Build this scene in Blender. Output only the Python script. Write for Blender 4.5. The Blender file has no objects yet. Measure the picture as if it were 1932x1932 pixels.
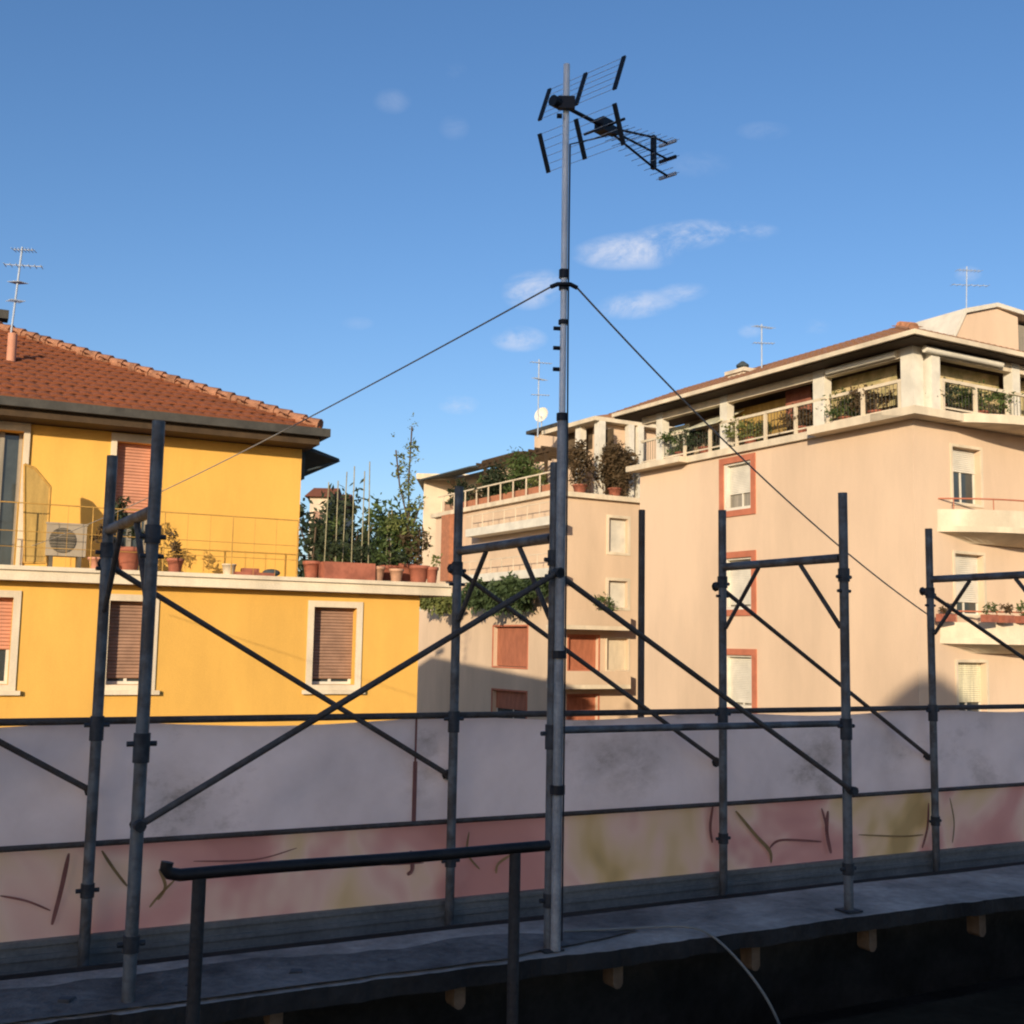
import bpy, math, random
from mathutils import Vector
V = Vector
random.seed(7)
scene = bpy.context.scene
COL = scene.collection
EYE = 11.0                                   # eye height above the street

# ------------------------------------------------------------------ camera
PITCH, ROLL, FPX = .1136, .0177, 2176.5       # measured from the photograph (picture 1932 px wide)
FW = V((0, math.cos(PITCH), math.sin(PITCH)))
U0 = V((0, -math.sin(PITCH), math.cos(PITCH)))
R0 = V((1, 0, 0))
RT = R0*math.cos(ROLL) + U0*math.sin(ROLL)
UP = U0*math.cos(ROLL) - R0*math.sin(ROLL)
CAM = V((0, 0, EYE))
def ray(u, v): return FW + RT*((u-966)/FPX) - UP*((v-966)/FPX)
def atY(u, v, Y):
    r = ray(u, v); return CAM + r*(Y/r.y)
def atZ(u, v, z):
    r = ray(u, v); return CAM + r*((z-EYE)/r.z)

class Frame:
    """a wall or row: s runs along it, d comes towards the viewer, z is height relative to the eye"""
    def __init__(self, o, deg, flip=1):
        t = math.radians(deg)
        self.o = V((o[0], o[1], EYE)); self.a = V((math.sin(t), math.cos(t), 0))
        n = V((math.cos(t), -math.sin(t), 0))
        if n.dot(V((o[0], o[1], 0))) > 0 and flip: n = -n
        self.n = n
    def __call__(self, s, d, z): return self.o + self.a*s + self.n*d + V((0, 0, z))
    def pix(self, u, v, d=0):
        r = ray(u, v); b = self.o + self.n*d
        k = (b-CAM).dot(self.n)/r.dot(self.n)
        p = CAM + r*k
        return (p-self.o).dot(self.a), p.z-EYE
    def s(self, u, v, d=0): return self.pix(u, v, d)[0]
    def z(self, u, v, d=0): return self.pix(u, v, d)[1]

# ------------------------------------------------------------------ mesh builder
class MB:
    def __init__(self): self.v = []; self.f = []; self.m = []; self.k = 0; self.sm = []
    def add(self, vs, fs, smooth=False):
        o = len(self.v); self.v += [V(p) for p in vs]
        for f in fs:
            self.f.append([i+o for i in f]); self.m.append(self.k); self.sm.append(smooth)
        return self
    def quad(self, a, b, c, d): return self.add([a, b, c, d], [(0, 1, 2, 3)])
    def box(self, o, x, y, z):
        vs = [o, o+x, o+x+y, o+y, o+z, o+x+z, o+x+y+z, o+y+z]
        return self.add(vs, [(0,3,2,1),(4,5,6,7),(0,1,5,4),(1,2,6,5),(2,3,7,6),(3,0,4,7)])
    def bx(self, fr, s0, s1, d0, d1, z0, z1):
        return self.box(fr(s0, d0, z0), fr.a*(s1-s0), fr.n*(d1-d0), V((0, 0, z1-z0)))
    def tube(self, p0, p1, r, n=10, r2=None, cap=True):
        p0 = V(p0); p1 = V(p1); r2 = r if r2 is None else r2
        d = (p1-p0).normalized()
        x = d.orthogonal().normalized(); y = d.cross(x)
        vs = []
        for p, q in ((p0, r), (p1, r2)):
            for i in range(n):
                t = 2*math.pi*i/n; vs.append(p + x*math.cos(t)*q + y*math.sin(t)*q)
        self.add(vs, [(i, (i+1) % n, n+(i+1) % n, n+i) for i in range(n)], True)
        if cap: self.add(vs, [tuple(range(n-1, -1, -1)), tuple(range(n, 2*n))])
        return self
    def path(self, pts, r, n=8):
        pts = [V(p) for p in pts]; vs = []
        x = None
        for i, p in enumerate(pts):
            d = (pts[min(i+1, len(pts)-1)] - pts[max(i-1, 0)]).normalized()
            x = d.orthogonal().normalized() if x is None else (x - d*x.dot(d)).normalized()
            y = d.cross(x)
            for j in range(n):
                t = 2*math.pi*j/n; vs.append(p + x*math.cos(t)*r + y*math.sin(t)*r)
        fs = []
        for i in range(len(pts)-1):
            for j in range(n): fs.append((i*n+j, i*n+(j+1) % n, (i+1)*n+(j+1) % n, (i+1)*n+j))
        self.add(vs, fs, True)
        self.add(vs, [tuple(range(n-1, -1, -1)), tuple(range(len(vs)-n, len(vs)))])
        return self
    def prism(self, poly, ext):
        n = len(poly); vs = [V(p) for p in poly] + [V(p)+ext for p in poly]
        return self.add(vs, [tuple(range(n-1, -1, -1)), tuple(range(n, 2*n))] + [(i, (i+1) % n, n+(i+1) % n, n+i) for i in range(n)])
    def ball(self, c, rx, ry, rz, nu=12, nv=8):
        vs = []; fs = []
        for j in range(nv+1):
            a = math.pi*j/nv
            for i in range(nu):
                t = 2*math.pi*i/nu
                vs.append(V(c) + V((rx*math.sin(a)*math.cos(t), ry*math.sin(a)*math.sin(t), rz*math.cos(a))))
        for j in range(nv):
            for i in range(nu): fs.append((j*nu+i, (j+1)*nu+i, (j+1)*nu+(i+1) % nu, j*nu+(i+1) % nu))
        return self.add(vs, fs, True)
    def lathe(self, c, prof, n=14):
        vs = []; fs = []
        for r, z in prof:
            for i in range(n):
                t = 2*math.pi*i/n; vs.append(V(c) + V((r*math.cos(t), r*math.sin(t), z)))
        for j in range(len(prof)-1):
            for i in range(n): fs.append((j*n+i, j*n+(i+1) % n, (j+1)*n+(i+1) % n, (j+1)*n+i))
        self.add(vs, fs, True)
        return self.add(vs, [tuple(range(n-1, -1, -1)), tuple(range(len(vs)-n, len(vs)))])
    def leaves(self, c, rad, n, size, rnd=random, droop=0.):
        """leaf-sized faces in uneven clumps through an ellipsoid"""
        c = V(c); clumps = []
        for _ in range(max(5, n//45)):
            while True:
                p = V((rnd.uniform(-1, 1), rnd.uniform(-1, 1), rnd.uniform(-1, 1)))
                if .2 < p.length < 1: break
            clumps.append((V((p.x*rad[0], p.y*rad[1], p.z*rad[2])), rnd.uniform(.22, .48)))
        mr = min(rad)
        for _ in range(n):
            q, cr = rnd.choice(clumps)
            g = V((rnd.gauss(0, .5), rnd.gauss(0, .5), rnd.gauss(0, .45)))*cr
            p = c + q + V((g.x*rad[0], g.y*rad[1], g.z*max(rad[2], mr)))
            d = V((rnd.gauss(0, 1), rnd.gauss(0, 1), rnd.gauss(-droop, .8))).normalized()
            w = d.cross(V((rnd.gauss(0, 1), rnd.gauss(0, 1), rnd.gauss(0, 1)))).normalized()
            l = size*rnd.uniform(.6, 1.4); b = l*rnd.uniform(.28, .5)
            self.add([p, p+d*l*.5+w*b*.5, p+d*l, p+d*l*.5-w*b*.5], [(0, 1, 2, 3)])
        return self

ORG = {}
def link(name, mb, mats, org=V((0, 0, 0))):
    me = bpy.data.meshes.new(name)
    me.from_pydata([tuple(p-org) for p in mb.v], [], mb.f)
    mats = mats if isinstance(mats, (list, tuple)) else [mats]
    for m in mats: me.materials.append(m)
    me.polygons.foreach_set('material_index', mb.m)
    me.polygons.foreach_set('use_smooth', mb.sm)
    me.update()
    o = bpy.data.objects.new(name, me); COL.objects.link(o)
    return o
def tag(o, label, cat, group=None):
    o['label'] = label; o['category'] = cat
    if group: o['group'] = group
    return o
def thing(name, at, label, cat, group=None):
    o = bpy.data.objects.new(name, None); COL.objects.link(o)
    o.location = at; o.empty_display_size = .1; ORG[o.name] = V(at)
    return tag(o, label, cat, group)
def part(name, mb, mats, parent, label=None):
    org = ORG[parent.name]
    o = link(name, mb, mats, org); o.parent = parent; ORG[o.name] = org
    if label: o['label'] = label
    return o
def solo(name, mb, mats, at, label, cat, group=None):
    o = link(name, mb, mats, V(at)); o.location = at; ORG[o.name] = V(at)
    return tag(o, label, cat, group)
def struct(name, mb, mats):
    o = link(name, mb, mats); o['kind'] = 'structure'; return o
def dup(root, off, label, group=None):
    c = root.copy(); COL.objects.link(c); c.location = root.location + V(off); c['label'] = label
    ORG[c.name] = V(c.location)
    def kids(a, b):
        for ch in [o for o in bpy.data.objects if o.parent == a]:
            d = ch.copy(); COL.objects.link(d); d.parent = b; kids(ch, d)
    kids(root, c)
    return c

# ------------------------------------------------------------------ materials
def mat(name, col, rough=.8, var=.12, scale=1.2, bump=0., bscale=30, metal=0., col2=None, streak=0., fine=.5, trans=0., spec=.3, ramp=(.35, .65), drip=0.):
    m = bpy.data.materials.new(name); m.use_nodes = True
    nt = m.node_tree; N = nt.nodes; L = nt.links
    b = N['Principled BSDF']; b.inputs['Roughness'].default_value = rough; b.inputs['Metallic'].default_value = metal
    b.inputs['Specular IOR Level'].default_value = spec
    tc = N.new('ShaderNodeTexCoord')
    n1 = N.new('ShaderNodeTexNoise'); n1.inputs['Scale'].default_value = scale; n1.inputs['Detail'].default_value = 7; n1.inputs['Roughness'].default_value = .6
    mp = N.new('ShaderNodeMapping'); L.new(tc.outputs['Object'], mp.inputs['Vector'])
    if streak: mp.inputs['Scale'].default_value = (1, 1, streak)
    L.new(mp.outputs['Vector'], n1.inputs['Vector'])
    rp = N.new('ShaderNodeMapRange'); rp.inputs['From Min'].default_value = ramp[0]; rp.inputs['From Max'].default_value = ramp[1]
    L.new(n1.outputs['Fac'], rp.inputs['Value'])
    mx = N.new('ShaderNodeMix'); mx.data_type = 'RGBA'
    c2 = col2 or tuple(c*(1-var*1.6) for c in col)
    c1 = col if col2 else tuple(min(1, c*(1+var*.5)) for c in col)
    mx.inputs['A'].default_value = (*c1, 1); mx.inputs['B'].default_value = (*c2, 1)
    L.new(rp.outputs['Result'], mx.inputs['Factor'])
    n2 = N.new('ShaderNodeTexNoise'); n2.inputs['Scale'].default_value = bscale; n2.inputs['Detail'].default_value = 4
    L.new(tc.outputs['Object'], n2.inputs['Vector'])
    mr = N.new('ShaderNodeMapRange'); mr.inputs['To Min'].default_value = 1-var*fine*2; mr.inputs['To Max'].default_value = 1+var*fine*2
    L.new(n2.outputs['Fac'], mr.inputs['Value'])
    mu = N.new('ShaderNodeVectorMath'); mu.operation = 'SCALE'
    L.new(mx.outputs['Result'], mu.inputs[0]); L.new(mr.outputs['Result'], mu.inputs['Scale'])
    if drip:
        md = N.new('ShaderNodeMapping'); md.inputs['Scale'].default_value = (1.5, 1.5, .16); L.new(tc.outputs['Object'], md.inputs['Vector'])
        nd = N.new('ShaderNodeTexNoise'); nd.inputs['Scale'].default_value = 1.6; nd.inputs['Detail'].default_value = 8; nd.inputs['Roughness'].default_value = .7
        L.new(md.outputs['Vector'], nd.inputs['Vector'])
        rd = N.new('ShaderNodeMapRange'); rd.inputs['From Min'].default_value = .5; rd.inputs['From Max'].default_value = .75; rd.inputs['To Min'].default_value = 1.; rd.inputs['To Max'].default_value = 1-drip
        L.new(nd.outputs['Fac'], rd.inputs['Value'])
        m2 = N.new('ShaderNodeVectorMath'); m2.operation = 'SCALE'; L.new(mu.outputs['Vector'], m2.inputs[0]); L.new(rd.outputs['Result'], m2.inputs['Scale']); mu = m2
    L.new(mu.outputs['Vector'], b.inputs['Base Color'])
    if bump:
        bp = N.new('ShaderNodeBump'); bp.inputs['Strength'].default_value = bump; bp.inputs['Distance'].default_value = .02
        L.new(n2.outputs['Fac'], bp.inputs['Height']); L.new(bp.outputs['Normal'], b.inputs['Normal'])
    if trans:
        tr = N.new('ShaderNodeBsdfTranslucent'); ms = N.new('ShaderNodeMixShader'); ms.inputs['Fac'].default_value = trans
        L.new(mu.outputs['Vector'], tr.inputs['Color'])
        out = N['Material Output']
        L.new(b.outputs['BSDF'], ms.inputs[1]); L.new(tr.outputs['BSDF'], ms.inputs[2]); L.new(ms.outputs['Shader'], out.inputs['Surface'])
    return m

M = {}
M['yellow']   = mat('yellow_plaster', (.70, .395, .085), .9, .10, .5, .25, 60, streak=.35, drip=.07)
M['tan']      = mat('tan_plaster', (.635, .47, .325), .9, .10, .35, .2, 60, streak=.3, drip=.04)
M['peach']    = mat('peach_plaster', (.60, .445, .305), .9, .11, .35, .2, 50, streak=.3, drip=.06)
M['cream']    = mat('cream_paint', (.66, .555, .40), .8, .14, 1.5, .1, 50, streak=.4)
M['ledge']    = mat('ledge_stone', (.66, .56, .405), .85, .15, 1.2, .2, 40, streak=.5)
M['white']    = mat('white_paint', (.66, .615, .51), .7, .10, 2., .05, 40)
M['redtrim']  = mat('red_trim', (.46, .155, .085), .8, .12, 2., .1, 40)
M['redshut']  = mat('red_shutter', (.42, .15, .08), .7, .15, 6., .1, 40, streak=.3)
M['salmon']   = mat('salmon_shutter', (.52, .24, .15), .7, .1, 3., .05, 40)
M['brownshut']= mat('brown_shutter', (.30, .175, .115), .7, .12, 4., .05, 40)
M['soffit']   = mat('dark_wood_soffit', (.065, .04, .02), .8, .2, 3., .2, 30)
M['gutter']   = mat('grey_gutter', (.06, .056, .047), .6, .2, 4., .1, 30)
M['tile']     = mat('clay_tile', (.25, .08, .033), .9, .15, 1.2, .3, 40, col2=(.205, .068, .029))
M['tile2']    = mat('weathered_tile', (.30, .15, .08), .9, .3, 3., .3, 40, col2=(.24, .13, .08))
M['ridge']    = mat('ridge_tile', (.34, .16, .09), .9, .3, 4., .3, 30)
M['glass']    = mat('window_glass', (.05, .06, .06), .08, .2, 1., 0, 10, spec=.6)
M['curtain']  = mat('grey_curtain', (.28, .25, .20), .9, .2, 9., 0, 20, streak=.05)
M['lace']     = mat('cream_curtain', (.72, .66, .45), .9, .2, 9., 0, 20, streak=.05)
M['ochre']    = mat('ochre_screen', (.42, .27, .08), .9, .15, 8., .1, 40, streak=.2)
M['railoc']   = mat('ochre_railing', (.46, .26, .06), .7, .15, 5.)
M['reed']     = mat('reed_screen', (.56, .43, .23), .9, .35, 3., .3, 60, col2=(.30, .26, .11))
M['redawn']   = mat('red_awning', (.30, .11, .07), .9, .2, 3.)
M['greenawn'] = mat('pale_awning', (.55, .53, .38), .9, .15, 3.)
M['darkawn']  = mat('dark_awning', (.055, .07, .075), .8, .2, 4.)
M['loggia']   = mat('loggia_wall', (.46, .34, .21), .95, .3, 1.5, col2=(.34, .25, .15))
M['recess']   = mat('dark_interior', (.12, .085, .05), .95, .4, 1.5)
M['leaf']     = mat('leaf_green', (.085, .12, .03), .7, .4, 2.5, col2=(.04, .07, .02), trans=.25)
M['leafpale'] = mat('leaf_pale', (.20, .21, .06), .7, .4, 3., col2=(.10, .13, .04), trans=.3)
M['leafdark'] = mat('leaf_dark', (.035, .05, .022), .7, .4, 2., col2=(.02, .03, .014), trans=.2)
M['leafbrown']= mat('leaf_brown', (.12, .075, .035), .7, .4, 3., col2=(.055, .04, .02), trans=.2)
M['ivy']      = mat('ivy_leaf', (.07, .10, .035), .6, .4, 3., col2=(.035, .06, .025), trans=.25)
M['bark']     = mat('bark', (.10, .07, .045), .95, .3, 8., .4, 30)
M['terra']    = mat('terracotta', (.34, .115, .07), .85, .2, 5., .1, 40)
M['terrapale']= mat('pale_pot', (.48, .27, .17), .85, .2, 5., .1, 40)
M['bamboo']   = mat('bamboo_cane', (.30, .27, .16), .7, .2, 8.)
M['acwhite']  = mat('ac_casing', (.34, .28, .20), .6, .08, 3.)
M['acdark']   = mat('ac_grille', (.10, .085, .06), .6, .2, 5.)
M['steel']    = mat('galvanised_steel', (.13, .145, .155), .55, .3, 7., .25, 45, metal=.25, col2=(.075, .07, .066), ramp=(.42, .58), spec=.4)
M['steelrust']= mat('rusty_steel', (.09, .085, .08), .7, .5, 6., .25, 50, metal=.2, col2=(.06, .045, .035))
M['coupler']  = mat('coupler_steel', (.05, .055, .062), .6, .3, 12., .2, 60, metal=.3)
M['mast']     = mat('mast_aluminium', (.80, .82, .82), .45, .12, 4., .05, 60, metal=.1, spec=.5)
M['mastlow']  = mat('mast_zinc', (.33, .34, .345), .5, .3, 5., .1, 60, metal=.1, spec=.5)
M['black']    = mat('black_plastic', (.012, .014, .02), .5, .2, 4.)
M['alu']      = mat('thin_aluminium', (.45, .52, .60), .5, .1, 4.)
M['faintalu'] = mat('weathered_aluminium', (.36, .42, .50), .6, .1, 4.)
M['wire']     = mat('guy_wire', (.26, .245, .22), .6, .1, 4.)
M['railblack']= mat('black_handrail', (.018, .016, .016), .5, .3, 6., .1, 50)
M['postrust'] = mat('rusted_post', (.03, .024, .021), .7, .5, 5., .3, 50, col2=(.035, .035, .036))
M['deck']     = mat('deck_metal', (.20, .195, .18), .5, .3, 3., .15, 40, metal=.1, col2=(.12, .12, .115))
M['concrete'] = mat('ledge_concrete', (.44, .375, .32), .9, .35, 1.6, .7, 22, col2=(.15, .13, .115), spec=.1)
M['shade_black']  = mat('shade_black', (.022, .021, .02), .85, .4, 3., .5, 25)  # near-black colour stands in for the shade at and under the ledge edge
M['darkwall'] = mat('shaded_wall', (.028, .026, .023), .95, .4, 2., .5, 20)  # wall coloured almost black to paint in the shade of the gap
M['joist']    = mat('joist_wood', (.15, .105, .068), .85, .25, 6., .2, 40)
M['cable']    = mat('pale_cable', (.20, .20, .185), .6, .1, 5.)
M['asphalt']  = mat('asphalt', (.05, .05, .05), .95, .2, .5, .3, 10)
M['floor']    = mat('terrace_tiles', (.03, .022, .014), 1., .3, 2., .2, 20, spec=.02)
M['plaster']  = mat('shade_house_plaster', (.66, .58, .48), .9, .1, .8, .2, 40)
M['darksheet']     = mat('dark_sheet', (.22, .195, .175), .95, .45, 2.5, .7, 25, col2=(.075, .067, .062), spec=.1)
M['rubble']   = mat('rubble', (.09, .09, .095), .95, .3, 8., .4, 30)
M['stone']    = mat('chimney_stone', (.62, .53, .40), .9, .15, 3., .2, 30)
M['brick']    = mat('red_brick', (.42, .17, .09), .9, .3, 6., .3, 30, col2=(.30, .13, .07))
M['hazeb']    = mat('far_plaster', (.58, .47, .34), .9, .15, .5)

SF = Frame((-1.868, 5.3205), 61.386)         # back row of scaffold poles
def tarp_mat():
    m = mat('grey_tarpaulin', (.90, .87, .86), .65, .12, 1.3, .5, 5, col2=(.74, .71, .70), fine=.5, trans=.45)
    nt = m.node_tree; N = nt.nodes; L = nt.links
    b = N['Principled BSDF']; src = b.inputs['Base Color'].links[0].from_socket
    tc = [n for n in N if n.type == 'TEX_COORD'][0]
    mp = N.new('ShaderNodeMapping'); mp.inputs['Scale'].default_value = (1., 1., 1.6)
    L.new(tc.outputs['Object'], mp.inputs['Vector'])
    n = N.new('ShaderNodeTexNoise'); n.inputs['Scale'].default_value = .9; n.inputs['Detail'].default_value = 9; n.inputs['Roughness'].default_value = .72
    L.new(mp.outputs['Vector'], n.inputs['Vector'])
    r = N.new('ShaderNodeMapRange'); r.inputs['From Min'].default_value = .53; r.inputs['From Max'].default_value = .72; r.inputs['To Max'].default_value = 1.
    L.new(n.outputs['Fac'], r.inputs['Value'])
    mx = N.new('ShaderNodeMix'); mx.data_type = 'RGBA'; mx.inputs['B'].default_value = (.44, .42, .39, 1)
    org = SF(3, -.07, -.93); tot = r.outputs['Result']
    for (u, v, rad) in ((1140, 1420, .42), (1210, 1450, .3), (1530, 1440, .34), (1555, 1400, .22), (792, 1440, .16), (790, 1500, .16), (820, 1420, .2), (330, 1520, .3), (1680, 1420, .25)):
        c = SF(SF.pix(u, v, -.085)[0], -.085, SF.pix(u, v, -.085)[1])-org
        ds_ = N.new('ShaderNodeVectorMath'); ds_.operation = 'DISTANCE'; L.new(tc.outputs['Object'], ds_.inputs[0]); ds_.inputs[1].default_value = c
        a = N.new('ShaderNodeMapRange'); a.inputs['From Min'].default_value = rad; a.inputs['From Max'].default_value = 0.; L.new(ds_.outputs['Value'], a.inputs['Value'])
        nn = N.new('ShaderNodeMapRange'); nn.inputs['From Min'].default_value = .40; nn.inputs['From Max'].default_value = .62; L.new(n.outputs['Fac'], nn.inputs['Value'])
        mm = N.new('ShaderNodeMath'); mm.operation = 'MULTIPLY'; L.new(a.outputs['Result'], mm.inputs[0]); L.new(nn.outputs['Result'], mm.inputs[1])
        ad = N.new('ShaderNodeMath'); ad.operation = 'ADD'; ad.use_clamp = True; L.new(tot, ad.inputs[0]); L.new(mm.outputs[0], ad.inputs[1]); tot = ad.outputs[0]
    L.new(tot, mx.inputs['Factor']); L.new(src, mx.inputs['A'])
    L.new(mx.outputs['Result'], b.inputs['Base Color'])
    for nd in N:
        if nd.type == 'BSDF_TRANSLUCENT': L.new(mx.outputs['Result'], nd.inputs['Color'])
    return m
M['tarp'] = tarp_mat()

def banner_mat():
    m = mat('printed_banner', (.50, .27, .25), .7, .1, 2., .2, 8, trans=.4)
    nt = m.node_tree; N = nt.nodes; L = nt.links; b = N['Principled BSDF']
    tc = [n for n in N if n.type == 'TEX_COORD'][0]
    n = N.new('ShaderNodeTexNoise'); n.inputs['Scale'].default_value = 1.25; n.inputs['Detail'].default_value = 3; n.inputs['Distortion'].default_value = .6
    mp = N.new('ShaderNodeMapping'); mp.inputs['Scale'].default_value = (1, 1, .8); mp.inputs['Location'].default_value = (3.1, 1.7, .4)
    L.new(tc.outputs['Object'], mp.inputs['Vector']); L.new(mp.outputs['Vector'], n.inputs['Vector'])
    cr = N.new('ShaderNodeValToRGB'); L.new(n.outputs['Fac'], cr.inputs['Fac'])
    e = cr.color_ramp.elements
    e[0].position = .34; e[0].color = (.62, .33, .29, 1)
    e[1].position = .66; e[1].color = (.52, .40, .18, 1)
    for p, c in ((.42, (.72, .41, .36, 1)), (.50, (.86, .66, .53, 1)), (.56, (.80, .64, .40, 1)), (.61, (.68, .53, .25, 1))):
        q = e.new(p); q.color = c
    L.new(cr.outputs['Color'], b.inputs['Base Color'])
    for nd in N:
        if nd.type == 'BSDF_TRANSLUCENT': L.new(cr.outputs['Color'], nd.inputs['Color'])
    return m
M['banner'] = banner_mat()
M['ink'] = mat('banner_ink', (.30, .13, .11), .8, .2, 4., trans=.2)
M['ink2'] = mat('banner_ink_ochre', (.34, .23, .10), .8, .2, 4., trans=.2)

# ------------------------------------------------------------------ sun and sky
AZ, EL = math.radians(15), math.radians(13.3)           # sun behind the viewer's left shoulder, low
SUN = V((-math.sin(AZ)*math.cos(EL), -math.cos(AZ)*math.cos(EL), math.sin(EL)))
ld = bpy.data.lights.new('sun', 'SUN'); ld.energy = 5.0; ld.angle = math.radians(.5); ld.color = (1, .84, .62)
lo = bpy.data.objects.new('sun', ld); COL.objects.link(lo); lo.rotation_euler = SUN.to_track_quat('Z', 'Y').to_euler(); lo.location = (0, -20, 40)

w = bpy.data.worlds.new('World'); scene.world = w; w.use_nodes = True
nt = w.node_tree; N = nt.nodes; L = nt.links
bg = N['Background']
sky = N.new('ShaderNodeTexSky'); sky.sky_type = 'NISHITA'; sky.sun_disc = False
sky.sun_elevation = EL; sky.sun_rotation = math.pi + AZ
sky.altitude = 150; sky.air_density = 1.0; sky.dust_density = 1.1; sky.ozone_density = 3.0
bg.inputs['Strength'].default_value = .15
tc = N.new('ShaderNodeTexCoord')
noise = N.new('ShaderNodeTexNoise'); noise.inputs['Scale'].default_value = 21; noise.inputs['Detail'].default_value = 10; noise.inputs['Roughness'].default_value = .68; noise.inputs['Distortion'].default_value = .35
mpn = N.new('ShaderNodeMapping'); mpn.inputs['Scale'].default_value = (1, 1, 1.9)
L.new(tc.outputs['Generated'], mpn.inputs['Vector']); L.new(mpn.outputs['Vector'], noise.inputs['Vector'])
nr = N.new('ShaderNodeMapRange'); nr.inputs['From Min'].default_value = .36; nr.inputs['From Max'].default_value = .68; nr.interpolation_type = 'SMOOTHSTEP'
L.new(noise.outputs['Fac'], nr.inputs['Value'])
def math_n(op, a, b=None, clamp=False):
    n = N.new('ShaderNodeMath'); n.operation = op; n.use_clamp = clamp
    for i, x in enumerate((a, b)):
        if x is None: continue
        if isinstance(x, (int, float)): n.inputs[i].default_value = x
        else: L.new(x, n.inputs[i])
    return n.outputs[0]
total = None
CLOUDS = [(1185,474,108,36,.9,-.06),(1285,446,115,30,.75,-.12),(1395,436,75,20,.45,0),(1215,488,60,22,.45,0),(1005,545,62,40,.75,-.2),(1200,575,84,28,.62,-.1),(980,640,56,26,.62,0),
          (866,764,42,20,.45,0),(740,191,36,24,.14,0),(857,241,30,24,.10,0),(860,131,22,18,.10,0),(1538,617,28,16,.26,0),(1415,625,24,15,.30,0),
          (1826,517,24,15,.35,0),(1440,247,50,18,.12,0),(1285,552,55,20,.4,-.1),(675,610,32,14,.12,0),(1320,310,60,26,.10,0)]
for (cu, cv, ru, rv, am, tilt) in CLOUDS:
    c = ray(cu, cv).normalized()
    ex = (ray(cu+10, cv+10*tilt).normalized()-c).normalized(); ey = c.cross(ex).normalized()
    sub = N.new('ShaderNodeVectorMath'); sub.operation = 'SUBTRACT'; L.new(tc.outputs['Generated'], sub.inputs[0]); sub.inputs[1].default_value = c
    comp = []
    for ax, rr in ((ex, ru), (ey, rv)):
        dt = N.new('ShaderNodeVectorMath'); dt.operation = 'DOT_PRODUCT'; L.new(sub.outputs[0], dt.inputs[0]); dt.inputs[1].default_value = ax*(FPX/rr)
        comp.append(math_n('POWER', math_n('ABSOLUTE', dt.outputs['Value']), 2.))
    dz = N.new('ShaderNodeVectorMath'); dz.operation = 'DOT_PRODUCT'; L.new(tc.outputs['Generated'], dz.inputs[0]); dz.inputs[1].default_value = c
    r2 = math_n('ADD', comp[0], comp[1])
    # soft falloff times noise
    fall = math_n('SUBTRACT', 1.0, r2, True)
    x = math_n('MULTIPLY', math_n('POWER', fall, 1.1), am)
    total = x if total is None else math_n('MAXIMUM', total, x)
cl = math_n('MULTIPLY', total, nr.outputs['Result'], True)
mixc = N.new('ShaderNodeMix'); mixc.data_type = 'RGBA'
tint = N.new('ShaderNodeHueSaturation'); tint.inputs['Saturation'].default_value = 1.13
L.new(sky.outputs['Color'], tint.inputs['Color'])
L.new(cl, mixc.inputs['Factor']); warm = N.new('ShaderNodeMix'); warm.data_type = 'RGBA'; warm.blend_type = 'MULTIPLY'; warm.inputs['Factor'].default_value = 1.
warm.inputs['B'].default_value = (1.06, .97, 1.02, 1)
L.new(tint.outputs['Color'], warm.inputs['A'])
L.new(warm.outputs['Result'], mixc.inputs['A'])
mixc.inputs['B'].default_value = (4.6, 4.8, 5.5, 1)
L.new(mixc.outputs['Result'], bg.inputs['Color'])

# ------------------------------------------------------------------ ground, own terrace and added shading house
mb = MB(); mb.quad(V((-1500,-1500,0)), V((1500,-1500,0)), V((1500,1500,0)), V((-1500,1500,0)))
struct('ground', mb, M['asphalt'])

W = 1.0133                                   # frame width: front row at d = W
RD = 1.62                                    # near railing row
FLOOR = -1.66
mb = MB()
mb.bx(SF, -3.2, 7., RD-.12+.02, 9.5, FLOOR-.25, FLOOR)
struct('terrace_floor', mb, M['floor'])

HB = 22.                                     # unseen house, added towards the sun to shade the terrace
hs = thing('house', (-7, -30, 0), 'pale plastered house out of view behind the viewer, added to shade the terrace', 'house')
prof = [(-12.5,-11),(-12.5,7.5),(-10.8,9.2),(-9,10.9),(-5.3,11.6),(-4.95,12.42),(-4.35,12.85),(-3.58,13.1),(-2.94,12.78),(-2.4,12.2),(-2,11.7),(6,11.7),(6,-11)]  # roofline shaped for the shadow it throws
mb = MB(); mb.prism([V((x, -3.2-HB, EYE+z)) for x, z in prof], V((0, -7, 0)))
part('wall', mb, M['plaster'], hs)
mb = MB()
for (xa, za), (xb, zb) in zip(prof[1:-2], prof[2:-1]):
    mb.prism([V((xa, -3.0-HB, EYE+za+.004)), V((xb, -3.0-HB, EYE+zb+.004)), V((xb, -3.0-HB, EYE+zb+.08)), V((xa, -3.0-HB, EYE+za+.08))], V((0, -7.4, 0)))
part('roof', mb, M['tile'], hs)

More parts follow.
